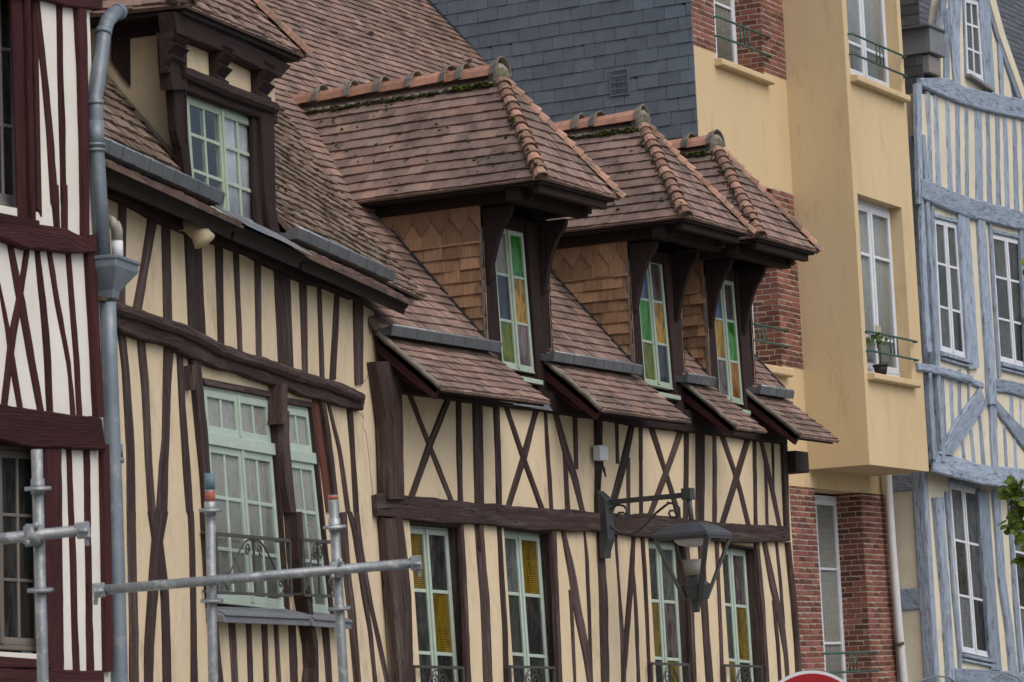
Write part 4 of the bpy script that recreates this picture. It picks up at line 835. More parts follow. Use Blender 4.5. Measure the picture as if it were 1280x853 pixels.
mb = MB(); pts = [FB.W(-5.17, d, 5.99+1.28*d+.02) for d in [0.02+.1*k for k in range(10)]]; mossy(mb, pts, 110, .010, .020, up); mb.build('moss', 'moss', dmB, smooth=True, kind='stuff')
mb = MB(); mb.tube([p-FB.u*.005 for p in pts], .02, 6); mb.build('flashing_mortar', 'cement', dmB)
# extractor horn under the eaves, rainwater pipe and hopper
mb = MB(); s_, z_ = FB.px(232, 296, -.08); mb.tube([FB.W(s_, .0, z_+.10), FB.W(s_-.02, -.10, z_+.09), FB.W(s_-.03, -.20, z_+.02), FB.W(s_-.03, -.25, z_-.06)], [.05, .055, .075, .095], 10); mb.build('vent_cowl', 'cream_plaster', hB, smooth=True)
PD = -.42
def pipe_pts(d, *p): return [FB.P(x, y, d) for x, y in p]
dp_ = empty('downpipe', FB.W(-7.6, PD, 0), parent=hB)
mb = MB(); mb.tube(pipe_pts(PD, (149, 15), (142, 17), (134, 27), (130, 40), (122.5, 100), (119, 122), (119.5, 135), (120.5, 186), (124, 240), (129.5, 330)), .055, 16)
mb.tube(pipe_pts(PD, (149.5, 14.5), (146, 16)), .062, 16)
for x, y in ((120.3, 180), (120.5, 187)): mb.tube([FB.P(x, y, PD), FB.P(x+.1, y+3.2, PD)], .066, 16)
mb.tube([FB.P(130, 38, PD), FB.P(129, 44, PD)], .060, 16); mb.tube([FB.P(119.2, 126, PD), FB.P(119.5, 131, PD)], .060, 16); mb.tube([FB.P(119.9, 152, PD), FB.P(120.4, 186, PD)], .059, 16); mb.build('upper_pipe', 'zinc_pipe', dp_, smooth=False)
mb = MB(); T = [FB.px(122.5, 321, PD), FB.px(151.5, 324, PD)]; M_ = FB.px(124, 334, PD)[1]; Bz = FB.px(130, 363, PD)[1]; c_ = FB.px(134.5, 363, PD)[0]; zt_ = T[0][1]
lv = [(T[0][0], T[1][0], -.13, .12, zt_), (T[0][0], T[1][0], -.13, .12, M_), (c_-.075, c_+.065, -.07, .07, Bz), (c_-.065, c_+.055, -.06, .06, Bz-.06)]
vs = []
for a, b, e, f, z in lv: vs += [FB.W(a, PD+e, z), FB.W(b, PD+e, z), FB.W(b, PD+f, z), FB.W(a, PD+f, z)]
fs = [(3, 2, 1, 0)]+[(k*4+j, k*4+(j+1) % 4, k*4+4+(j+1) % 4, k*4+4+j) for k in range(3) for j in range(4)]+[(12, 13, 14, 15)]
mb.add(vs, [tuple(reversed(f)) for f in fs]); mb.box(FB, T[0][0]-.012, T[1][0]+.012, PD-.142, PD+.13, zt_-.02, zt_+.008); mb.build('hopper', 'zinc_pipe', dp_, bevel=.006)
mb = MB(); lo = FB.P(155, 1100, PD); mb.tube(pipe_pts(PD, (134.5, 362), (137, 450), (141, 560), (144, 640), (147.5, 760), (150, 853))+[FB.W(FB.px(150, 853, PD)[0]+.1, PD, -1.45)], .058, 16)
mb.tube(pipe_pts(PD, (143.0, 573), (143.2, 579)), .068, 16); mb.tube(pipe_pts(PD, (142.6, 556), (143.1, 572)), .062, 16); mb.build('lower_pipe', 'zinc_pipe', dp_)
mb = MB(); mb.tube(pipe_pts(PD, (134.8, 372), (135.2, 377)), .064, 16); mb.bar(FB.P(125, 373, PD), FB.P(132, 374, PD), .03, .03); mb.build('pipe_clip', 'bark', dp_)
mb = MB(); mb.tube([FB.P(133, 276, -.2), FB.P(139, 277.5, PD+.05), FB.P(143.5, 281, PD+.03), FB.P(146, 288, PD+.03), FB.P(146.4, 302, PD+.03)], .042, 12); mb.build('waste_elbow', 'pvc_grey', dp_, smooth=True)
mb = MB(); mb.tube([FB.P(146.4, 301, PD+.03), FB.P(147, 324, PD+.03)], .042, 12); mb.build('waste_pipe', 'pvc_white', dp_, smooth=True)

# ================================================================== house A : maroon and white house at the left edge
hA = house('timber_house', FA.W(-2, 0, 0), 'white half-timbered house with maroon timbers at the left edge of the photo')
L1 = zoomed(0, 0, 3.554); L2 = zoomed(0, 240, 2.8433); L0 = zoomed(0, 533, 2.665)
aw = [[(-60, -40), (17, -38), (23, 262), (-54, 248)], [(-62, 553), (47, 560), (50, 815), (-58, 808)]]
CA = []
for c in aw:
    w, C4 = window(FA, c, .14, hA, 'grey_board' if c is aw[0] else 'weathered_board', 2, 2, (1/3, 2/3), (['pane_dark'], [0]), fw=.05, mw=.022, outer=.03, room=False); CA.append(C4)
    lining(FA, C4, -.01, .2, .06, 'maroon_timber', hA)
sr = FA.px(134, 640)[0]
wall(FA, [(-12, -GZ), (sr, -GZ), (FA.px(133, 600)[0], 3.7), (FA.px(118, 200)[0], 6.4), (FA.px(110, 0)[0], 9.5), (-12, 9.5)], [grow(c, .03) for c in CA], 0, .3, 'wall', 'white_plaster', hA)
mb = MB(); mb.box(FA, -.35, -.06, .31, 7, -GZ, 9.4); mb.build('side_wall', 'maroon_timber', hA)
A_t = [
 ('post', L1, [(-30, 98, 137), (853, 120, 160), (1000, 122, 163)], .05), ('stud', L1, [(-10, 138, 178), (300, 178, 210), (600, 205, 241), (880, 222, 260)], .03), ('stud', L1, [(-10, 248, 280), (350, 254, 286), (600, 262, 296), (880, 268, 299)], .028),
 ('corner_post', L1, [(-20, 322, 388), (300, 338, 396), (853, 356, 402), (1050, 358, 404)], .05), ('jamb', L1, [(-30, 45, 105), (853, 75, 122), (950, 78, 124)], .03),
 ('stud', L2, [(-5, 178, 212), (125, 190, 217)], .03), ('stud', L2, [(-5, 215, 243), (140, 217, 245)], .029),
 ('brace', L2, [(150, 18, 44), (370, 55, 89), (785, 132, 162)], .028), ('brace', L2, [(195, 86, 109), (380, 57, 86), (500, 30, 62), (770, 0, 28)], .034), ('brace', L2, [(340, -8, 8), (500, 20, 42), (600, 30, 58), (785, 64, 88)], .03),
 ('stud', L2, [(195, 121, 145), (400, 140, 169), (600, 155, 186), (795, 165, 193)], .032), ('brace', L2, [(200, 163, 188), (400, 194, 218), (600, 234, 255), (680, 244, 264), (800, 250, 273)], .03), ('stud', L2, [(200, 231, 253), (400, 245, 269), (600, 261, 285), (800, 272, 296)], .026),
 ('corner_post', L2, [(150, 292, 345), (400, 306, 352), (800, 328, 374)], .05),
 ('post', L0, [(60, 128, 206), (808, 142, 215)], .05), ('stud', L0, [(60, 219, 240), (400, 230, 256), (815, 242, 269)], .03), ('stud', L0, [(60, 275, 301), (400, 283, 307), (818, 287, 316)], .03), ('corner_post', L0, [(60, 329, 366), (818, 342, 380)], .05)]
for nm, z, rr, t in A_t: timber(FA, rows(z, *rr), t, nm, hA, 'maroon_timber')
def aline(tops, bots, t, nm='beam', m='maroon_timber'): timber(FA, (tops, bots), t, nm, hA, m, wob=.012)
aline(ln(L2, (-60, 88), (0, 97), (130, 109), (240, 128), (305, 162), (345, 175)), ln(L2, (-60, 148), (0, 155), (100, 205), (160, 206), (300, 214), (345, 216)), .075)
aline(ln(L2, (-60, 745), (0, 757), (130, 775), (250, 792), (360, 805)), [(-20, 545), (0, 550), (30, 556), (67, 560), (133, 562)], .075)
aline([(-60, -60), (20, -45), (128, -30)], [(-60, -12), (20, -6), (128, 14)], .06)
aline([(-60, 828), (0, 832), (30, 836), (130, 838)], [(-60, 900), (0, 900), (60, 900), (134, 905)], .07)
mb = MB(); mb.prism([FA.W(-6, -.45, 8.2), FA.W(.25, -.45, 8.2), FA.W(.25, -.45, 8.4), FA.W(-6, -.45, 8.4)], FA.i*1.2); mb.build('eaves', 'dark_soffit', hA)
for (y0, y1) in ((258, 270), (818, 830)):
    mb = MB(); a = FA.px(-40, y0, -.08); b = FA.px(50 if y0 < 400 else 66, y0+(18 if y0 < 400 else 8), -.08); mb.hexa([FA.W(a[0], -.08, a[1]-.08), FA.W(b[0], -.08, b[1]-.05), FA.W(b[0], -.08, b[1]), FA.W(a[0], -.08, a[1]), FA.W(a[0], .12, a[1]-.08), FA.W(b[0], .12, b[1]-.05), FA.W(b[0], .12, b[1]+.03), FA.W(a[0], .12, a[1]+.03)]); mb.build('sill', 'maroon_timber', hA, bevel=.006)
mb = MB(); mb.prism([FA.W(-12, 0, 9.5), FA.W(-.1, 0, 9.5), FA.W(-.1, 5, 14), FA.W(-12, 5, 14)], -FA.i.cross(FA.u)*-.1); mb.build('roof', 'tile_clay', hA)
# ================================================================== house D : ochre rendered building with brick panels and a bay
hD = house('apartment_building', FC.W(13, 1, 0), 'ochre rendered building with red brick panels, slate gable and projecting bay', 'building')
DD = 1.0; s0D, s1D, sBay, sBayR, dBay = 10.15, 16.0, 13.2, 15.42, .13
E0 = zoomed(850, 0, 4.129); E9 = zoomed(920, 230, 3.158)
zb1 = FC.px(895, 66, DD)[1]; zt2 = FC.px(990, 242.5, DD)[1]; zb2 = FC.px(990, 459.5, DD)[1]; zt3 = FC.px(1005, 609, DD)[1]
oL1 = FC.px(895, 70, DD)[0]; oR1 = FC.px(955, 88, DD)[0]; zs1 = FC.px(896, 73, DD)[1]; oR2 = FC.px(974.5, 400, DD)[0]; oL3 = FC.px(1022.5, 700, DD)[0]; oR3 = FC.px(1081, 700, DD)[0]
zs2 = FC.px(975, 462, DD)[1]; zt3o = FC.px(1050, 613, DD)[1]
REC = .42; GR = (zt2-zb2)
holes = [(oL1, oR1, zs1, zs1+GR+.05), (oL1, oR2, zs2, zt2-.02), (oL3, oR3, .9, zt3-.0)]
wall(FC, [(s0D, -GZ), (s1D, -GZ), (s1D, 14), (s0D, 14)], [[(a, d), (b, d), (b, c), (a, c)] for a, b, c, d in holes], DD, REC, 'wall', 'ochre_render', hD)
mb = MB(); mb.box(FC, s0D+.05, s0D+.3, DD+.44, 12, -GZ, 14); mb.box(FC, s0D+.3, s1D, 11.8, 12, -GZ, 14); mb.box(FC, s1D-.3, s1D, DD+.44, 11.8, -GZ, 14); mb.build('side_wall', 'ochre_render', hD)
def bricks(name, P0, U, u0, u1, z0, z1, skip=(), mat='brick'):
    mb = MB(); cuts = sorted({u0, u1, *[max(u0, min(u1, q)) for k in skip for q in k[:2]]}); Up = V((0, 0, 1)); mo = MB()
    def fld(a, b, c, d):
        if b-a < .02 or d-c < .02: return
        cover(mb, P0, U, Up, a, b, c, d, .074, .225, .010, (), gap=.014, lift=1, jit=.3, wave=.002, base=0.0, over=-.014)
        N_ = U.cross(Up); p = [P0+U*a+Up*c, P0+U*b+Up*c, P0+U*b+Up*d, P0+U*a+Up*d]; mo.add([q+N_*.004 for q in p], [(0, 1, 2, 3)], (.5, .5, .5))
    for a, b in zip(cuts, cuts[1:]):
        bl = sorted([(k[2], k[3]) for k in skip if k[0] <= a+1e-4 and k[1] >= b-1e-4]); z = z0
        for (c, d) in bl:
            fld(a, b, z, min(max(c, z0), z1)) if c > z else None; z = max(z, d)
        fld(a, b, z, z1) if z < z1 else None
    o = mb.build(name, mat, hD); mo.build('mortar', 'mortar', o); return o
Pd = FC.W(0, DD, 0)
# order: the upright of U must give an outward normal
for k, (z0, z1, sa, sb) in enumerate(((zb1, 13.9, s0D+.03, sBay), (zb2, zt2, s0D+.03, sBay), (.2, zt3, s0D+.03, s1D-.02))):
    bricks('brick_panel', Pd, FC.u, sa, sb, z0, z1, [holes[k]])
for k, (a, b, c, d) in enumerate(holes):         # brick reveals facing left
    bricks('brick_reveal', FC.W(b-.002, 0, 0), -FC.i, -(DD+REC), -DD-.001, c, d)
def dwin(s0, s1, z0, z1, d, n=2, vr=(.3, .62), lab=None, par=hD, cur='white curtain behind a tall window of the ochre building'):
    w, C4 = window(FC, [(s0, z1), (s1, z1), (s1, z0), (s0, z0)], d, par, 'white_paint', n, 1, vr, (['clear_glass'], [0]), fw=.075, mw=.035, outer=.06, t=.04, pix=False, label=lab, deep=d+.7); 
    if cur: curtain(FC, C4, d+.02, 'curtain_grey', cur, folds=14)
dwin(oL1, oR1, zs1+.02, zs1+GR+.03, DD+REC-.04, cur='curtain in the upper brick recess of the ochre building')
dwin(oL1, oR2, zs2+.02, zt2-.03, DD+REC-.04, cur='curtain in the middle brick recess, behind the rightmost dormer')
dwin(oL3-.0, oR3, .92, zt3-.03, DD+REC-.04, cur='curtain in the brick recess under the bay')
# bay
bw1 = (FC.px(1062.5, 80, dBay)[0], FC.px(1126.5, 100, dBay)[0], FC.px(1064.5, 93, dBay)[1], 12.2)
bw2 = (FC.px(1078, 350, dBay)[0], FC.px(1132.5, 350, dBay)[0], FC.px(1086, 465, dBay)[1], FC.px(1073.6, 242.7, dBay)[1])
zBay = FC.px(1084, 580.5, dBay)[1]
bay = empty('bay', FC.W(14.3, .5, zBay), parent=hD, label='projecting rendered bay with a pot plant on its lower sill')
hb = [[(a, d), (b, d), (b, c), (a, c)] for a, b, c, d in (bw1, bw2)]
wall(FC, [(sBay, zBay), (sBayR, zBay), (sBayR, 14), (sBay, 14)], hb, dBay, .22, 'bay_front', 'ochre_render', bay)
mb = MB(); mb.box(FC, sBay, sBay+.2, dBay+.221, DD+.05, zBay, 14); mb.box(FC, sBayR-.2, sBayR, dBay+.221, DD+.05, zBay, 14); mb.box(FC, sBay+.201, sBayR-.201, dBay+.221, DD+.05, zBay, zBay+.2); mb.box(FC, sBay+.201, sBayR-.201, dBay+.221, DD+.05, bw2[3]+.15, bw1[2]-.15)
mb.build('bay_side', 'ochre_render', bay)
for (a, b, c, d), lb in ((bw1, 'beige curtain in the upper bay window'), (bw2, 'beige curtain behind the potted plant')):
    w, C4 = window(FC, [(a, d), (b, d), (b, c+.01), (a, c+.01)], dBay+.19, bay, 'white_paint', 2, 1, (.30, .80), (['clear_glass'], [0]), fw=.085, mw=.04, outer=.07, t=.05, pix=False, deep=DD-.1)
    curtain(FC, C4, dBay+.215, 'curtain_grey', lb, folds=14)
def sill(par, F, s0, s1, d, z, h=.10, out=.11, mat='ochre_render'):
    m_ = MB(); m_.prism([F.W(s0, d_, z_) for d_, z_ in ((d+.14, z+.01), (d-out, z-.025), (d-out, z-h), (d-out+.03, z-h-.015), (d+.14, z-h-.015))], F.u*(s1-s0)); return m_.build('sill', mat, par, bevel=.008)
sill(bay, FC, bw1[0]-.03, bw1[1]+.04, dBay, bw1[2]); sill(bay, FC, bw2[0]-.03, bw2[1]+.06, dBay, bw2[2])
sill(hD, FC, oL1-.06, oR1+.10, DD, zs1+.0); sill(hD, FC, oL1-.06, oR2+.12, DD, zb2-.02, .12)
def rail3(par, F, s0, s1, d, z, h=.33, back=.12):
    m_ = MB(); r = .016
    for zz in (z, z+h):
        m_.tube([F.W(s0-.02, d+back, zz), F.W(s0-.02, d, zz), F.W(s1+.02, d, zz), F.W(s1+.02, d+back, zz)], r, 8)
    c = (s0+s1)/2
    for k in (-1, 0, 1): m_.tube([F.W(c+k*.13, d, z), F.W(c+k*.13, d, z+h)], .010, 6)
    return m_.build('balcony_rail', 'green_iron', par)
a1 = FC.px(1062, 41, dBay-.06); a2 = FC.px(1063, 66, dBay-.06); rail3(bay, FC, bw1[0], bw1[1]+.06, dBay-.06, a2[1], a1[1]-a2[1])
a1 = FC.px(1080, 413, dBay-.06); a2 = FC.px(1081, 437, dBay-.06); rail3(bay, FC, bw2[0], bw2[1]+.10, dBay-.06, a2[1], a1[1]-a2[1])
a1 = FC.px(890, 18, DD-.06); a2 = FC.px(891, 42, DD-.06); rail3(hD, FC, oL1, oR1+.1, DD-.06, a2[1], a1[1]-a2[1])
a1 = FC.px(981, 413, DD-.06); a2 = FC.px(983, 433, DD-.06); rail3(hD, FC, oL1, oR2+.1, DD-.06, a2[1], a1[1]-a2[1])
a1 = FC.px(1032, 817, DD-.06); a2 = FC.px(1032, 841, DD-.06); rail3(hD, FC, oL3, oR3+.1, DD-.06, a2[1], a1[1]-a2[1])
# slate-hung gable over the neighbour's roof
mb = MB(); Ps = FC.W(s0D-.0, 0, 0); cover(mb, Ps, -FC.i, V((0, 0, 1)), -9.0, -DD+.02, 6.2, 13.9, .172, .30, .014, [(FC.W(0, 0, C_Z0-.25), V((0, 0, 1))-FC.i*C_K)], gap=.006, wave=.005, jit=.8, base=.01, over=.01)
sl = mb.build('slate_gable', 'slate', hD)
mb = MB(); mb.box(FC, s0D-.0, s0D+.048, DD-.0, 11, 5.0, 13.9); mb.build('sheathing', 'lamp_metal', sl)
mb = MB(); r0 = int(6.2/.172)
for r in range(r0, int(12.5/.172)):
    for k in range(0, 28):
        u = DD+.02+(k+.5*(r % 2)+.3)*.30
        if (C_Z0+C_K*u) > r*.172: continue
        p = FC.W(s0D-.014, u+rnd(-.01, .01), r*.172+.012); mb.bar(p, p+V((0, 0, -.016)), .007, .007)
mb.build('slate_hooks', 'galvanised', sl)
gv = MB(); g0, g1 = FC.pxs(762, 89, s0D), FC.pxs(788, 118, s0D); ya, yb = g1[0], g0[0]; z0, z1 = g1[1], g0[1]
gv.box(FC, s0D-.03, s0D-.012, ya, yb, z0, z0+.02); gv.box(FC, s0D-.03, s0D-.012, ya, yb, z1-.02, z1); gv.box(FC, s0D-.03, s0D-.012, ya, ya+.02, z0+.021, z1-.021); gv.box(FC, s0D-.03, s0D-.012, yb-.02, yb, z0+.021, z1-.021)
for k in range(9): y = ya+.03+(yb-ya-.06)*k/8; gv.box(FC, s0D-.026, s0D-.016, y-.005, y+.005, z0+.021, z1-.021)
for k in range(1, 4): z = z0+(z1-z0)*k/4; gv.box(FC, s0D-.031, s0D-.027, ya+.021, yb-.021, z-.008, z+.008)
gv.build('vent_grille', 'slate', hD)
mb = MB(); s_, _ = FC.px(1116, 640, DD-.14); mb.tube([FC.P(1109, 585, DD-.12), FC.P(1115, 680, DD-.12), FC.P(1121.5, 760, DD-.12), FC.P(1130, 853, DD-.12), FC.P(1134, 900, DD-.12), FC.P(1137, 1040, DD-.12)], .058, 12); mb.build('downpipe', 'pvc_white', hD, smooth=True)
mb = MB(); mb.tube([FC.P(1124, 803, DD-.12), FC.P(1124.5, 806, DD-.12)], .066, 12); mb.build('pipe_clip', 'bark', hD)
mb = MB(); mb.box(FC, s0D, s1D, DD, 12, 14, 14.1); mb.build('roof', 'roof_slate', hD)
# potted plant on the bay sill
pp = FC.W(*[q for q in (FC.px(1102, 467, dBay-.03)[0], dBay-.02)], bw2[2]-.012)
pot = empty('potted_plant', pp, 'small leggy plant in a black pot on the ochre bay sill', 'plant')
mb = MB(); mb.tube([pp, pp+V((0, 0, .13))], [.075, .10], 12); mb.tube([pp+V((0, 0, .11)), pp+V((0, 0, .135))], .108, 12); mb.build('pot', 'black_pot', pot)
mb = MB(); c = pp+V((0, 0, .13)); mb.tube([c, c+FC.u*.01+V((0, 0, .12)), c-FC.u*.03+V((0, 0, .22)), c-FC.u*.06+V((0, 0, .36))], .014, 6); mb.tube([c+V((0, 0, .10)), c+FC.u*.05+V((0, 0, .24))], .009, 5); mb.build('stem', 'bark', pot)
def leaves(mb, c, n, R, size, sq=1, dirn=None):
    for _ in range(n):
        while True:
            q = V((rnd(-1, 1), rnd(-1, 1), rnd(-1, 1)))
            if q.length < 1: break
        p = V(c)+V((q.x*R, q.y*R, q.z*R*sq)); a = V((rnd(-1, 1), rnd(-1, 1), rnd(-.9, .3))).normalized(); b = a.orthogonal().normalized()
        b = (Matrix.Rotation(rnd(0, 6.28), 3, a) @ b); s_ = size*rnd(.6, 1.2); w = b*s_*.36; nrm = a.cross(b)*s_*.08
        mb.add([p, p+a*s_*.3+w, p+a*s_*.75+w*.8, p+a*s_, p+a*s_*.75-w*.8, p+a*s_*.3-w, p+a*s_*.5-nrm], [(0, 1, 6), (1, 2, 6), (2, 3, 6), (3, 4, 6), (4, 5, 6), (5, 0, 6)])
mb = MB(); leaves(mb, c-FC.u*.10+V((0, 0, .33)), 36, .11, .07); leaves(mb, c+FC.u*.05+V((0, 0, .26)), 10, .06, .06); mb.build('foliage', 'potted_leaf', pot)
mb = MB(); k = c+FC.u*.02+FC.i*.04+V((0, 0, .30)); mb.prism([k, k+FC.u*.18, k+FC.u*.19+V((0, 0, .24)), k+V((0, 0, .25))], FC.i*.01); tag(mb.build('card', 'card'), 'cream card propped behind the plant on the bay sill', 'card')

# ================================================================== house E : grey-blue half-timbered house on the right
hE = house('timber_house', FE.W(3, 0, 0), 'half-timbered house with weathered grey-blue timbers at the right edge')
E1 = zoomed(1110, 0, 3.554); E2 = zoomed(1110, 220, 3.554); E3 = zoomed(1110, 440, 4.265); E4 = zoomed(1090, 613, 3.5535); DL = .30
ew = [([(1203, -4), (1222, 0), (1229, 104), (1206, 92)], .03), ([(1165, 272), (1194.5, 279.5), (1206.5, 449), (1173, 439)], .03), ([(1237, 291), (1274, 299.5), (1287, 462), (1247, 452)], .03),
      ([(1184, 603), (1220, 611.5), (1236, 823), (1200, 815)], DL+.03), ([(1259, 617), (1294, 625), (1309, 838), (1277, 831)], DL+.03)]
CE = []
el = ['small gable window', 'upper casement beside the ochre bay', 'upper casement at the frame edge', 'lower casement beside the corner post', 'lower casement behind the leafy branch']
for k, (c, d) in enumerate(ew):
    w, C4 = window(FE, c, d, hE, 'white_paint', 2 if k else 1, 1 if k else 2, (1/3, 2/3), (['pane_grey' if k == 9 else 'pane_dark', 'pane_grey', 'pane_green'], [1, 1, 0, 1, 1, 0] if k else [1, 1, 1, 1, 2, 2]), fw=.055, mw=.035, outer=.03, room=False, label=el[k]); CE.append(C4)
    lining(FE, C4, d-.05, d+.04, .05, 'blue_timber', hE)
zj = FE.px(1180, 580, 0)[1]
wall(FE, [(0, zj), (11, zj), (11, 10.2), (4, 10.2), (0, 9.9)], [grow(C, .03) for C in CE[1:3]], 0, .25, 'upper_wall', 'pale_plaster', hE)
wall(FE, [(0, -GZ), (11, -GZ), (11, zj), (0, zj)], [grow(C, .03) for C in CE[3:]], DL, .25, 'lower_wall', 'pale_plaster', hE)
mb = MB(); mb.box(FE, .0, .2, DL+.251, 6, -GZ, zj-.01); mb.box(FE, .0, .2, .251, 6, zj, 9.3); mb.box(FE, 10.8, 11, DL+.251, 6, -GZ, 9.3); mb.build('side_wall', 'pale_plaster', hE)
mb = MB(); mb.box(FE, .02, 11, .02, DL+.3, zj-.02, zj+.05); mb.build('jetty_soffit', 'dark_soffit', hE)
BT = 'blue_timber'
def et(nm, z, rr, t, d0=0.0, **k): timber(FE, rows(z, *rr), t, nm, hE, BT, d0=d0, wob=.006, chf=.014, **k)
sy = lambda a: a
for a, b, t in (((168, 188), (178, 201), .03), ((200, 222), (212, 239), .03), ((252, 272), (265, 291), .032), ((297, 320), (300, 326), .03), ((338, 358), (342, 362), .03), ((382, 418), (388, 426), .034), ((432, 452), (440, 466), .03), ((475, 495), (480, 505), .03), ((508, 530), (520, 546), .03), ((550, 571), (560, 586), .03), ((590, 612), (600, 625), .03)):
    x = a[0]; et('stud', E1, [(378+(x-150)*.30, a[0], a[1]), (810+(x-150)*.42, b[0], b[1])], t)
et('corner_post', E1, [(365, 112, 152), (600, 118, 152), (900, 125, 160)], .06)
et('corner_post', E2, [(100, 140, 160), (300, 140, 172), (500, 150, 178), (780, 165, 198)], .05); 
et('stud', E2, [(150, 192, 208), (400, 200, 218), (780, 215, 232)], .045); et('post', E2, [(170, 300, 362), (500, 325, 385), (830, 345, 405)], .05)
et('post', E2, [(190, 388, 432), (500, 405, 455), (870, 430, 478)], .06); et('stud', E2, [(200, 443, 465), (500, 462, 480), (870, 485, 505)], .045); et('post', E2, [(240, 575, 625), (850, 604, 660)], .05)
et('stud', E3, [(95, 205, 235), (300, 212, 245), (540, 222, 265)], .07)
for a, b, y1, t in (((268, 300), (288, 318), 500, .03), ((320, 346), (338, 360), 440, .03), ((370, 392), (372, 395), 380, .03), ((420, 440), (422, 440), 320, .03)): et('stud', E3, [(120, *a), (y1, *b)], t)
timber(FE, (ln(E3, (495, 190), (385, 340), (330, 440), (278, 545)), ln(E3, (528, 290), (440, 425), (392, 485), (348, 550))), .05, 'brace', hE, BT, wob=.01, chf=.018)
timber(FE, (ln(E3, (572, 240), (650, 330), (725, 400), (800, 470)), ln(E3, (572, 300), (650, 410), (725, 508), (800, 600))), .05, 'brace', hE, BT, wob=.01, chf=.018)
et('post', E3, [(230, 530, 582), (618, 548, 590)], .045); et('post', E3, [(-40, 508, 568), (245, 518, 582)], .085)
for rr in ([(370, 480, 502), (595, 498, 522)], [(425, 432, 453), (585, 447, 470)], [(490, 386, 408), (575, 398, 417)], [(370, 610, 630), (618, 622, 643)], [(470, 667, 684), (620, 672, 692)], [(210, 645, 672), (330, 648, 674)], [(220, 700, 714), (390, 702, 716)]): et('stud', E3, rr, .03)
def el_(tops, bots, t, nm='beam', d0=0.0): timber(FE, (tops, bots), t, nm, hE, BT, d0=d0, wob=.007, chf=.02)
el_(ln(E1, (150, 346), (270, 345), (350, 388), (470, 412), (604, 440), (700, 470)), ln(E1, (152, 382), (210, 410), (320, 457), (430, 492), (604, 530), (700, 560)), .07)
el_(ln(E2, (150, 8), (230, 38), (300, 72), (380, 98), (450, 118), (604, 158), (700, 190)), ln(E2, (152, 98), (205, 122), (340, 178), (400, 192), (460, 208), (604, 240), (700, 270)), .08)
el_(ln(E3, (160, 55), (300, 78), (455, 125)), ln(E3, (165, 98), (300, 128), (455, 168)), .09)
el_(ln(E3, (455, 140), (510, 160)), ln(E3, (455, 175), (510, 200)), .05); el_(ln(E3, (578, 140), (650, 150), (800, 185)), ln(E3, (580, 212), (650, 222), (800, 260)), .05)
el_(ln(E3, (240, 545), (345, 552), (420, 570), (500, 600), (725, 620), (850, 640)), ln(E3, (245, 638), (320, 660), (420, 685), (500, 706), (725, 735), (850, 760)), .03)
# lower floor, set back under the jetty
et('corner_post', E4, [(30, 262, 322), (200, 275, 328), (450, 300, 348), (853, 325, 372)], .08, DL, ext=.25)
et('stud', E4, [(30, 322, 345), (400, 352, 368), (700, 378, 398), (780, 385, 402)], .045, DL); et('post', E4, [(30, 462, 522), (400, 490, 548), (775, 518, 578)], .05, DL)
et('post', E4, [(30, 530, 572), (400, 555, 598), (640, 590, 632), (853, 608, 655)], .055, DL, ext=.25); et('stud', E4, [(30, 598, 622), (500, 625, 650), (780, 650, 672)], .045, DL)
el_(ln(E4, (372, 790), (590, 800), (800, 830)), ln(E4, (372, 870), (590, 880), (800, 920)), .045, 'beam', DL)
for c in CE[1:]:
    d = .0 if c in CE[1:3] else DL; mb = MB(); a, b = c[3], c[2]
    for dz, o, h in ((-.03, .07, .05), (-.10, .05, .04)):
        mb.hexa([FE.W(a[0]-.03, d-o, a[1]+dz-h), FE.W(b[0]+.05, d-o, b[1]+dz-h), FE.W(b[0]+.05, d-o, b[1]+dz), FE.W(a[0]-.03, d-o, a[1]+dz), FE.W(a[0]-.03, d+.1, a[1]+dz-h), FE.W(b[0]+.05, d+.1, b[1]+dz-h), FE.W(b[0]+.05, d+.1, b[1]+dz+.01), FE.W(a[0]-.03, d+.1, a[1]+dz+.01)])
    mb.build('sill', 'blue_timber', hE, bevel=.008)
mb = MB()
for pts in (ln(E4, (195, 853), (265, 830), (290, 825), (340, 832), (372, 853), (400, 900)), ln(E4, (540, 870), (590, 810), (640, 830), (680, 870))):
    mb.tube([FE.P(x, y, DL-.10) for x, y in pts], .012, 6)
mb.build('cable', 'zinc_pipe', hE)
# gable storey in the roof
zg = 9.30; gpx = [(1170, 97), (1176, 30), (1184, -30), (1236, -30), (1250, 30), (1279, 124)]
g2 = [FE.px(x, y, .02) for x, y in gpx]; g2[0] = (g2[0][0], zg-.3); g2[-1] = (g2[-1][0], zg-.5)
wall(FE, g2, [grow(CE[0], .02)], .02, .2, 'gable', 'pale_plaster', hE)
timber(FE, (ln(E1, (242, -40), (238, 60), (225, 130)), ln(E1, (275, -40), (262, 20), (238, 140))), .05, 'rafter', hE, BT, d0=.02)
timber(FE, (ln(E1, (440, -40), (500, 170), (600, 445)), ln(E1, (470, -40), (520, 150), (622, 440))), .06, 'rafter', hE, 'pale_plaster', d0=.02)
timber(FE, (ln(E1, (425, -40), (480, 150), (575, 430)), ln(E1, (448, -40), (502, 150), (600, 440))), .04, 'rafter', hE, BT, d0=.02)
et('stud', E1, [(60, 252, 275), (340, 250, 275)], .03); et('stud', E1, [(-30, 272, 330), (200, 280, 320), (350, 292, 325)], .04); et('stud', E1, [(-30, 400, 450), (60, 405, 458), (200, 415, 465), (400, 430, 478)], .04); et('stud', E1, [(160, 486, 512), (415, 500, 518)], .03)
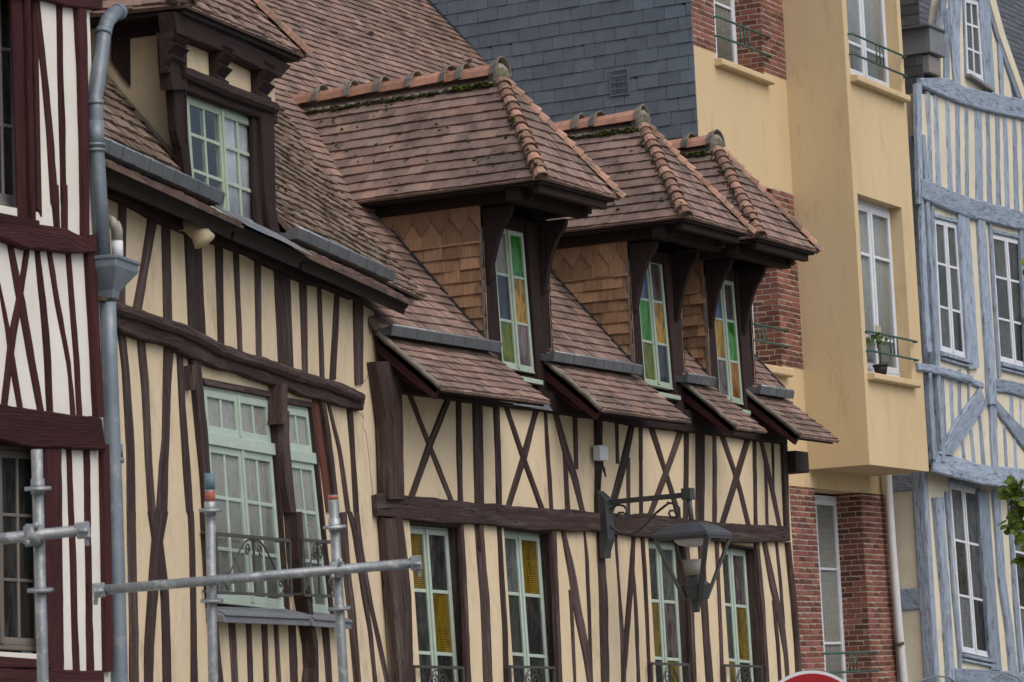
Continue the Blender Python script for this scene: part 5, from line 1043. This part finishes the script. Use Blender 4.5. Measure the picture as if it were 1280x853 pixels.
mb = MB(); a, b = CE[0][3], CE[0][2]; mb.hexa([FE.W(a[0]-.04, -.09, a[1]-.07), FE.W(b[0]+.14, -.09, b[1]-.13), FE.W(b[0]+.14, -.09, b[1]-.07), FE.W(a[0]-.04, -.09, a[1]-.02), FE.W(a[0]-.04, .1, a[1]-.07), FE.W(b[0]+.14, .1, b[1]-.13), FE.W(b[0]+.14, .1, b[1]-.05), FE.W(a[0]-.04, .1, a[1])]); mb.build('sill', 'grey_board', hE, bevel=.006)
# slate roof, lead-covered eaves return, dark boarding of the left cornice
Ve = (FE.i*.55+V((0, 0, 1))).normalized(); mb = MB()
cover(mb, FE.W(.27, 0, 0), -FE.i, V((0, 0, 1)), -2.6, .0, 9.5, 13.5, .15, .24, .012, (), wave=.004, jit=.5); rfE = mb.build('roof', 'roof_slate', hE)
mb = MB(); cover(mb, FE.W(.9, .30, 9.4), FE.u, Ve, -.0, 12, -.1, 6.4, .15, .24, .012, (), wave=.004, jit=.5); mb.build('roof', 'roof_slate', hE)
mb = MB(); mb.prism([FE.W(.3, .45, 9.2), FE.W(14, .45, 9.2), FE.W(14, 3.83, 15.35), FE.W(.3, 3.83, 15.35)], FE.i*.1); mb.box(FE, .28, .4, .23, 2.8, 9.3, 13.5); mb.build('roof_deck', 'dark_soffit', rfE)
def ebox(px0, px1, ytop, ybot, dF, dB, name, mat, sl=0):
    a = FE.px(px0, ytop, dF); b = FE.px(px1, ytop, dF); z0 = FE.px(px0, ybot, dF)[1]; m_ = MB(); m_.box(FE, a[0], b[0], dF, dB, z0, a[1]); return m_.build(name, mat, hE, bevel=.01)
ebox(1162, 1180, 30, 64, -.16, .9, 'cornice_return', 'lead'); ebox(1161, 1174.5, 68, 90, -.10, .9, 'cornice_board', 'grey_board')
mb = MB(); a = FE.px(1161, 29, -.18); b = FE.px(1181, 38, -.18); mb.box(FE, a[0]-.02, b[0]+.02, -.19, .95, a[1]-.04, a[1]); mb.build('cornice_flashing', 'zinc', hE, bevel=.006)
# side wall timbers seen past the downpipe
def side(name, pts, t): 
    m_ = MB(); m_.prism([FE.W(-t, *FE.pxs(x, y, -t)) for x, y in pts], FE.u*(t+.01)); return m_.build(name, BT, hE, bevel=.01)
mb = MB(); mb.box(FE, -.03, .09, -.055, .24, zj+.01, 9.3); mb.build('corner_post', BT, hE, bevel=.012)
mb = MB(); mb.box(FE, -.035, .12, DL-.05, DL+.13, -GZ, zj-.02); mb.build('corner_post', BT, hE, bevel=.012)
(lambda *a: None)('corner_post', [(1147, 600), (1163, 595), (1166, 700), (1169, 760), (1178, 870), (1163, 870), (1155, 735), (1150, 640)], .03)
side('beam', ln(E3, (20, 655), (190, 650), (190, 738), (20, 745)), .03); side('beam', ln(E4, (120, 440), (235, 433), (240, 525), (120, 537)), .03)
(lambda *a: None)('corner_post', [(1128, 105), (1146, 104), (1148, 240), (1150, 400), (1152, 560), (1140, 560), (1136, 400), (1132, 240)], .03)

# ================================================================== street lamp on its bracket
sLp = FC.px(751, 650, -.03)[0]
lamp = empty('street_lamp', FC.W(sLp, -.05, FC.px(751, 695, -.05)[1]), 'black lantern street lamp on a scrolled wall bracket', 'street lamp')
zarm = FC.px(757, 629, -.07)[1]; tipd = FC.pxs(861, 627, sLp)[0]
mb = MB(); zt = FC.px(751, 613, -.07)[1]; zb = FC.px(752, 698, -.07)[1]
mb.prism([FC.W(sLp-.10, d, z) for d, z in ((-.045, zt), (-.07, zt-.02), (-.15, zarm+.04), (-.16, zb+.20), (-.11, zb+.08), (-.10, zb), (-.045, zb))], FC.u*.16); mb.build('wall_plate', 'lamp_metal', lamp, bevel=.006)
mb = MB(); mb.bar(FC.W(sLp, -.12, zarm), FC.W(sLp, tipd, zarm+.015), .045, .055); mb.box(FC, sLp-.06, sLp+.06, tipd-.05, tipd+.06, zarm-.04, zarm+.085); mb.build('arm', 'lamp_metal', lamp, bevel=.004)
def arc(cd, cz, r, a0, a1, n=14, r1=None): return [FC.W(sLp, cd+math.cos(math.radians(a0+(a1-a0)*k/n))*(r+((r1 or r)-r)*k/n), cz+math.sin(math.radians(a0+(a1-a0)*k/n))*(r+((r1 or r)-r)*k/n)) for k in range(n+1)]
mb = MB(); q = FC.pxs
R2p = lambda x, y: FC.W(sLp, *FC.pxs(*R2(x, y), sLp))
mb.tube([R2p(*p) for p in ((195, 690), (165, 708), (148, 690), (158, 670), (185, 668), (200, 680), (207, 655), (190, 628), (150, 622), (115, 645), (103, 690), (120, 755), (165, 792), (225, 797), (275, 780), (320, 735), (380, 670), (430, 630), (455, 612))], .014, 6)
mb.tube([R2p(*p) for p in ((445, 610), (490, 615), (518, 640), (520, 675), (500, 697), (470, 695), (455, 675), (462, 658), (485, 655), (492, 668))], .013, 6)
mb.build('scroll', 'lamp_metal', lamp, smooth=True)
cx = tipd-.02; half = .30; ztop = FC.pxs(862, 650, sLp)[1]; zrim = FC.pxs(862, 668, sLp)[1]; zbot = FC.pxs(864, 766, sLp)[1]
def LP(s, d, z): return FC.W(sLp+s, cx+d, z)
mb = MB(); lv = [(half+.02, zrim-.035), (half+.02, zrim+.005), (half*.74, zrim+.075), (half*.40, zrim+.12)]
vs = []; fs = []
for h, z in lv: vs += [LP(-h, -h, z), LP(h, -h, z), LP(h, h, z), LP(-h, h, z)]
for k in range(3): fs += [(k*4+j, k*4+(j+1) % 4, k*4+4+(j+1) % 4, k*4+4+j) for j in range(4)]
fs += [(12, 13, 14, 15), (3, 2, 1, 0)]; mb.add(vs, fs); mb.tube([LP(0, 0, ztop), LP(0, .02, zarm)], .03, 8); mb.build('cap', 'cap_metal', lamp, bevel=.004)
mb = MB()
for a, b in ((-1, -1), (1, -1), (1, 1), (-1, 1)):
    h = half; e = .055; mb.bar(LP(a*h, b*h, zrim-.05), LP(a*e*1.6, b*e*1.6, zbot+.14), .05, .028)
for (a, b), (c, d) in (((-1, -1), (1, -1)), ((1, -1), (1, 1)), ((1, 1), (-1, 1)), ((-1, 1), (-1, -1))): mb.bar(LP(a*half, b*half, zrim-.05), LP(c*half, d*half, zrim-.05), .03, .03)
mb.build('frame', 'lamp_metal', lamp)
mb = MB(); prof = [(.035, zbot), (.05, zbot+.07), (.055, zbot+.11), (.13, zbot+.15), (.175, zbot+.29), (.13, zbot+.32), (.09, zbot+.34), (.09, zbot+.40)]
mb.tube([LP(0, 0, z) for r, z in prof], [r for r, z in prof], 6, flat=True); mb.build('base', 'lamp_metal', lamp)
mb = MB(); mb.tube([LP(0, 0, zbot+.39), LP(0, 0, zbot+.56)], [.095, .125], 16); mb.build('diffuser', 'pvc_grey', lamp, smooth=False)
mb = MB(); mb.ball(LP(0, 0, zrim-.05), .20, .09, 16, 8); mb.build('reflector', 'pvc_white', lamp, smooth=True)

# ================================================================== scaffolding, road sign, branch
def swell(P): return P
Zs = 16.5; rt_ = .026
sc1 = empty('scaffold', at_depth(340, 720, Zs)*1.0-V((0, 0, at_depth(340, 720, Zs).z)), 'galvanised scaffold tubes standing in front of the casement windows', 'scaffolding')
def upright(par, x0, y0, x1, y1, dist, collars, name='upright', r=rt_):
    a = at_depth(x0, y0, dist); b0 = at_depth(x1, y1, dist); b = V((b0.x, b0.y, .02)); m_ = MB(); m_.tube([b, b0, a-(a-b0).normalized()*.28 if False else a], r, 14); m_.build(name, 'galvanised', par, smooth=False)
    ax = (a-b0).normalized()
    for y in collars:
        t = (y-y0)/(y1-y0); p = a.lerp(b0, t); c = MB(); c.tube([p-ax*.008, p+ax*.008], r*2.35, 10); c.build('ring', 'galvanised', par)
    c = MB(); t = (collars[0]-4-y0)/(y1-y0); p = a.lerp(b0, t); c.tube([p-ax*.04, p+ax*.03], r*1.2, 14); c.build('spigot_collar', 'galvanised', par)
    c = MB(); c.box(FC, *([0]*6)) if False else c.tube([b, b+V((0, 0, .012))], .09, 4); c.build('base_plate', 'galvanised', par); return a, b0
def coupler(par, P, r=.045, ax=None):
    m_ = MB(); ax = ax or CR; m_.tube([P-ax*.035, P+ax*.035], r*1.05, 10); m_.tube([P-CU*.04, P+CU*.04], r*.95, 10)
    m_.tube([P+CU*.03+ax*.02-FW*.05, P+CU*.06+ax*.02-FW*.05], .012, 6); m_.tube([P-CU*.05-ax*.02-FW*.045, P-CU*.02-ax*.02-FW*.045], .012, 6); m_.build('coupler', 'galvanised', par)
upright(sc1, 262, 592, 266.5, 860, Zs, [638, 751]); upright(sc1, 416, 619, 430, 860, Zs, [659, 761])
def ledger(par, x0, y0, x1, y1, d0, d1, r=rt_):
    a = at_depth(x0, y0, d0); b = at_depth(x1, y1, d1); m_ = MB(); m_.tube([a, b], r, 14); m_.build('ledger', 'galvanised', par)
    e = (b-a).normalized()
    for p, s in ((a, -1), (b, 1)):
        h = MB(); h.bar(p+e*s*-.03, p+e*s*.03, .05, .075); h.bar(p+e*s*.01+CU*.03, p+e*s*.02-CU*.075, .012, .03); h.tube([p+CR*-.02-FW*.05, p+CR*.03-FW*.05], .014, 6); h.build('wedge_head', 'galvanised', par, bevel=.004)
ledger(sc1, 124, 738, 520, 704, Zs-.055, Zs-.075); coupler(sc1, at_depth(421, 712, Zs-.04), .04)
for x0, y0, x1, y1, m_ in ((262, 592, 262.4, 612, 'blue_tape'), (262.5, 614, 262.8, 630, 'orange_tape'), (416, 620, 416.6, 624, 'orange_tape')):
    q = MB(); q.tube([at_depth(x0, y0, Zs), at_depth(x1, y1, Zs)], rt_*1.04, 14); q.build('tape', m_, sc1)
Z2 = 14.5
sc2 = empty('scaffold', V((at_depth(50, 700, Z2).x, at_depth(50, 700, Z2).y, 0)), 'galvanised scaffold standard with a short rail at the left edge of the photo', 'scaffolding')
upright(sc2, 46, 562, 54, 860, Z2, [611, 738]); ledger(sc2, -60, 680, 104, 663, Z2-.055, Z2-.055); coupler(sc2, at_depth(42, 669, Z2-.03), .05)
for o in (sc1, sc2): o['group'] = 'scaffold tubes in front of the houses'
# no-entry sign
Zg = 19.0; ctr = at_depth(1016, 909, Zg); Rr = 70.5/FPX*Zg; nrm = (-FW+CR*.12); nrm.z = 0; nrm.normalize(); sd = V((0, 0, 1)).cross(nrm).normalized()
sg = empty('road_sign', V((ctr.x, ctr.y, 0))-nrm*.06, 'round red road sign with a pale rim at the bottom of the photo', 'road sign')
def disc(c, r, th, n=64): m_ = MB(); m_.prism([c+sd*math.cos(2*math.pi*k/n)*r+V((0, 0, math.sin(2*math.pi*k/n)*r)) for k in range(n)], nrm*th); return m_
disc(ctr-nrm*.02, Rr, .02).build('rim', 'sign_rim', sg); disc(ctr+nrm*.001, Rr*.945, .003).build('face', 'red_enamel', sg)
m_ = MB(); c = ctr+nrm*.005; w, h = Rr*.72, Rr*.16; m_.prism([c-sd*w-V((0, 0, h)), c+sd*w-V((0, 0, h)), c+sd*w+V((0, 0, h)), c-sd*w+V((0, 0, h))], nrm*.002); m_.build('bar', 'sign_rim', sg)
m_ = MB(); p = ctr-nrm*.06; m_.tube([V((p.x, p.y, 0)), V((p.x, p.y, ctr.z+Rr*.6))], .03, 12); m_.build('pole', 'galvanised', sg)
# tree whose branch reaches into the frame
Zt = 24; tb = at_depth(1560, 853, Zt); tb = V((tb.x, tb.y, 0)); tr = empty('street_tree', tb, 'light green leafy branch reaching in before the blue-timbered house', 'tree')
top = at_depth(1520, 480, Zt); m_ = MB(); m_.tube([tb, tb.lerp(top, .4)+V((.05, 0, 0)), top, top+V((-.1, .1, 1.2))], [.11, .09, .06, .02], 10)
br = [at_depth(1545, 760, Zt), at_depth(1450, 690, Zt), at_depth(1350, 655, Zt), at_depth(1290, 640, Zt), at_depth(1262, 632, Zt)]; m_.tube(br, [.05, .035, .02, .012, .005], 7)
br2 = [at_depth(1450, 690, Zt), at_depth(1380, 680, Zt), at_depth(1320, 672, Zt), at_depth(1270, 668, Zt)]; m_.tube(br2, [.03, .018, .01, .005], 6)
for k in range(7): 
    e = top+V((rnd(-1, 1), rnd(-1, 1), rnd(0, 1.1))); m_.tube([tb.lerp(top, rnd(.6, 1)), e], [.035, .01], 6)
m_.build('trunk', 'bark', tr)
m_ = MB()
for _ in range(60): leaves(m_, top+V((rnd(-.9, .9), rnd(-1, 1), rnd(-.5, 1.6))), 34, .35, .09)
for (x, y, n, R) in ((1268, 615, 30, .09), (1280, 640, 34, .10), (1262, 610, 8, .05), (1268, 655, 24, .07), (1284, 665, 26, .09), (1275, 632, 14, .06), (1282, 700, 14, .05), (1292, 610, 40, .12), (1300, 680, 60, .16), (1320, 640, 90, .22), (1350, 660, 90, .25), (1400, 680, 120, .3), (1450, 690, 120, .3)):
    leaves(m_, at_depth(x, y, Zt+rnd(-.1, .1)), n, R, .085)
m_.build('foliage', 'leaf', tr)
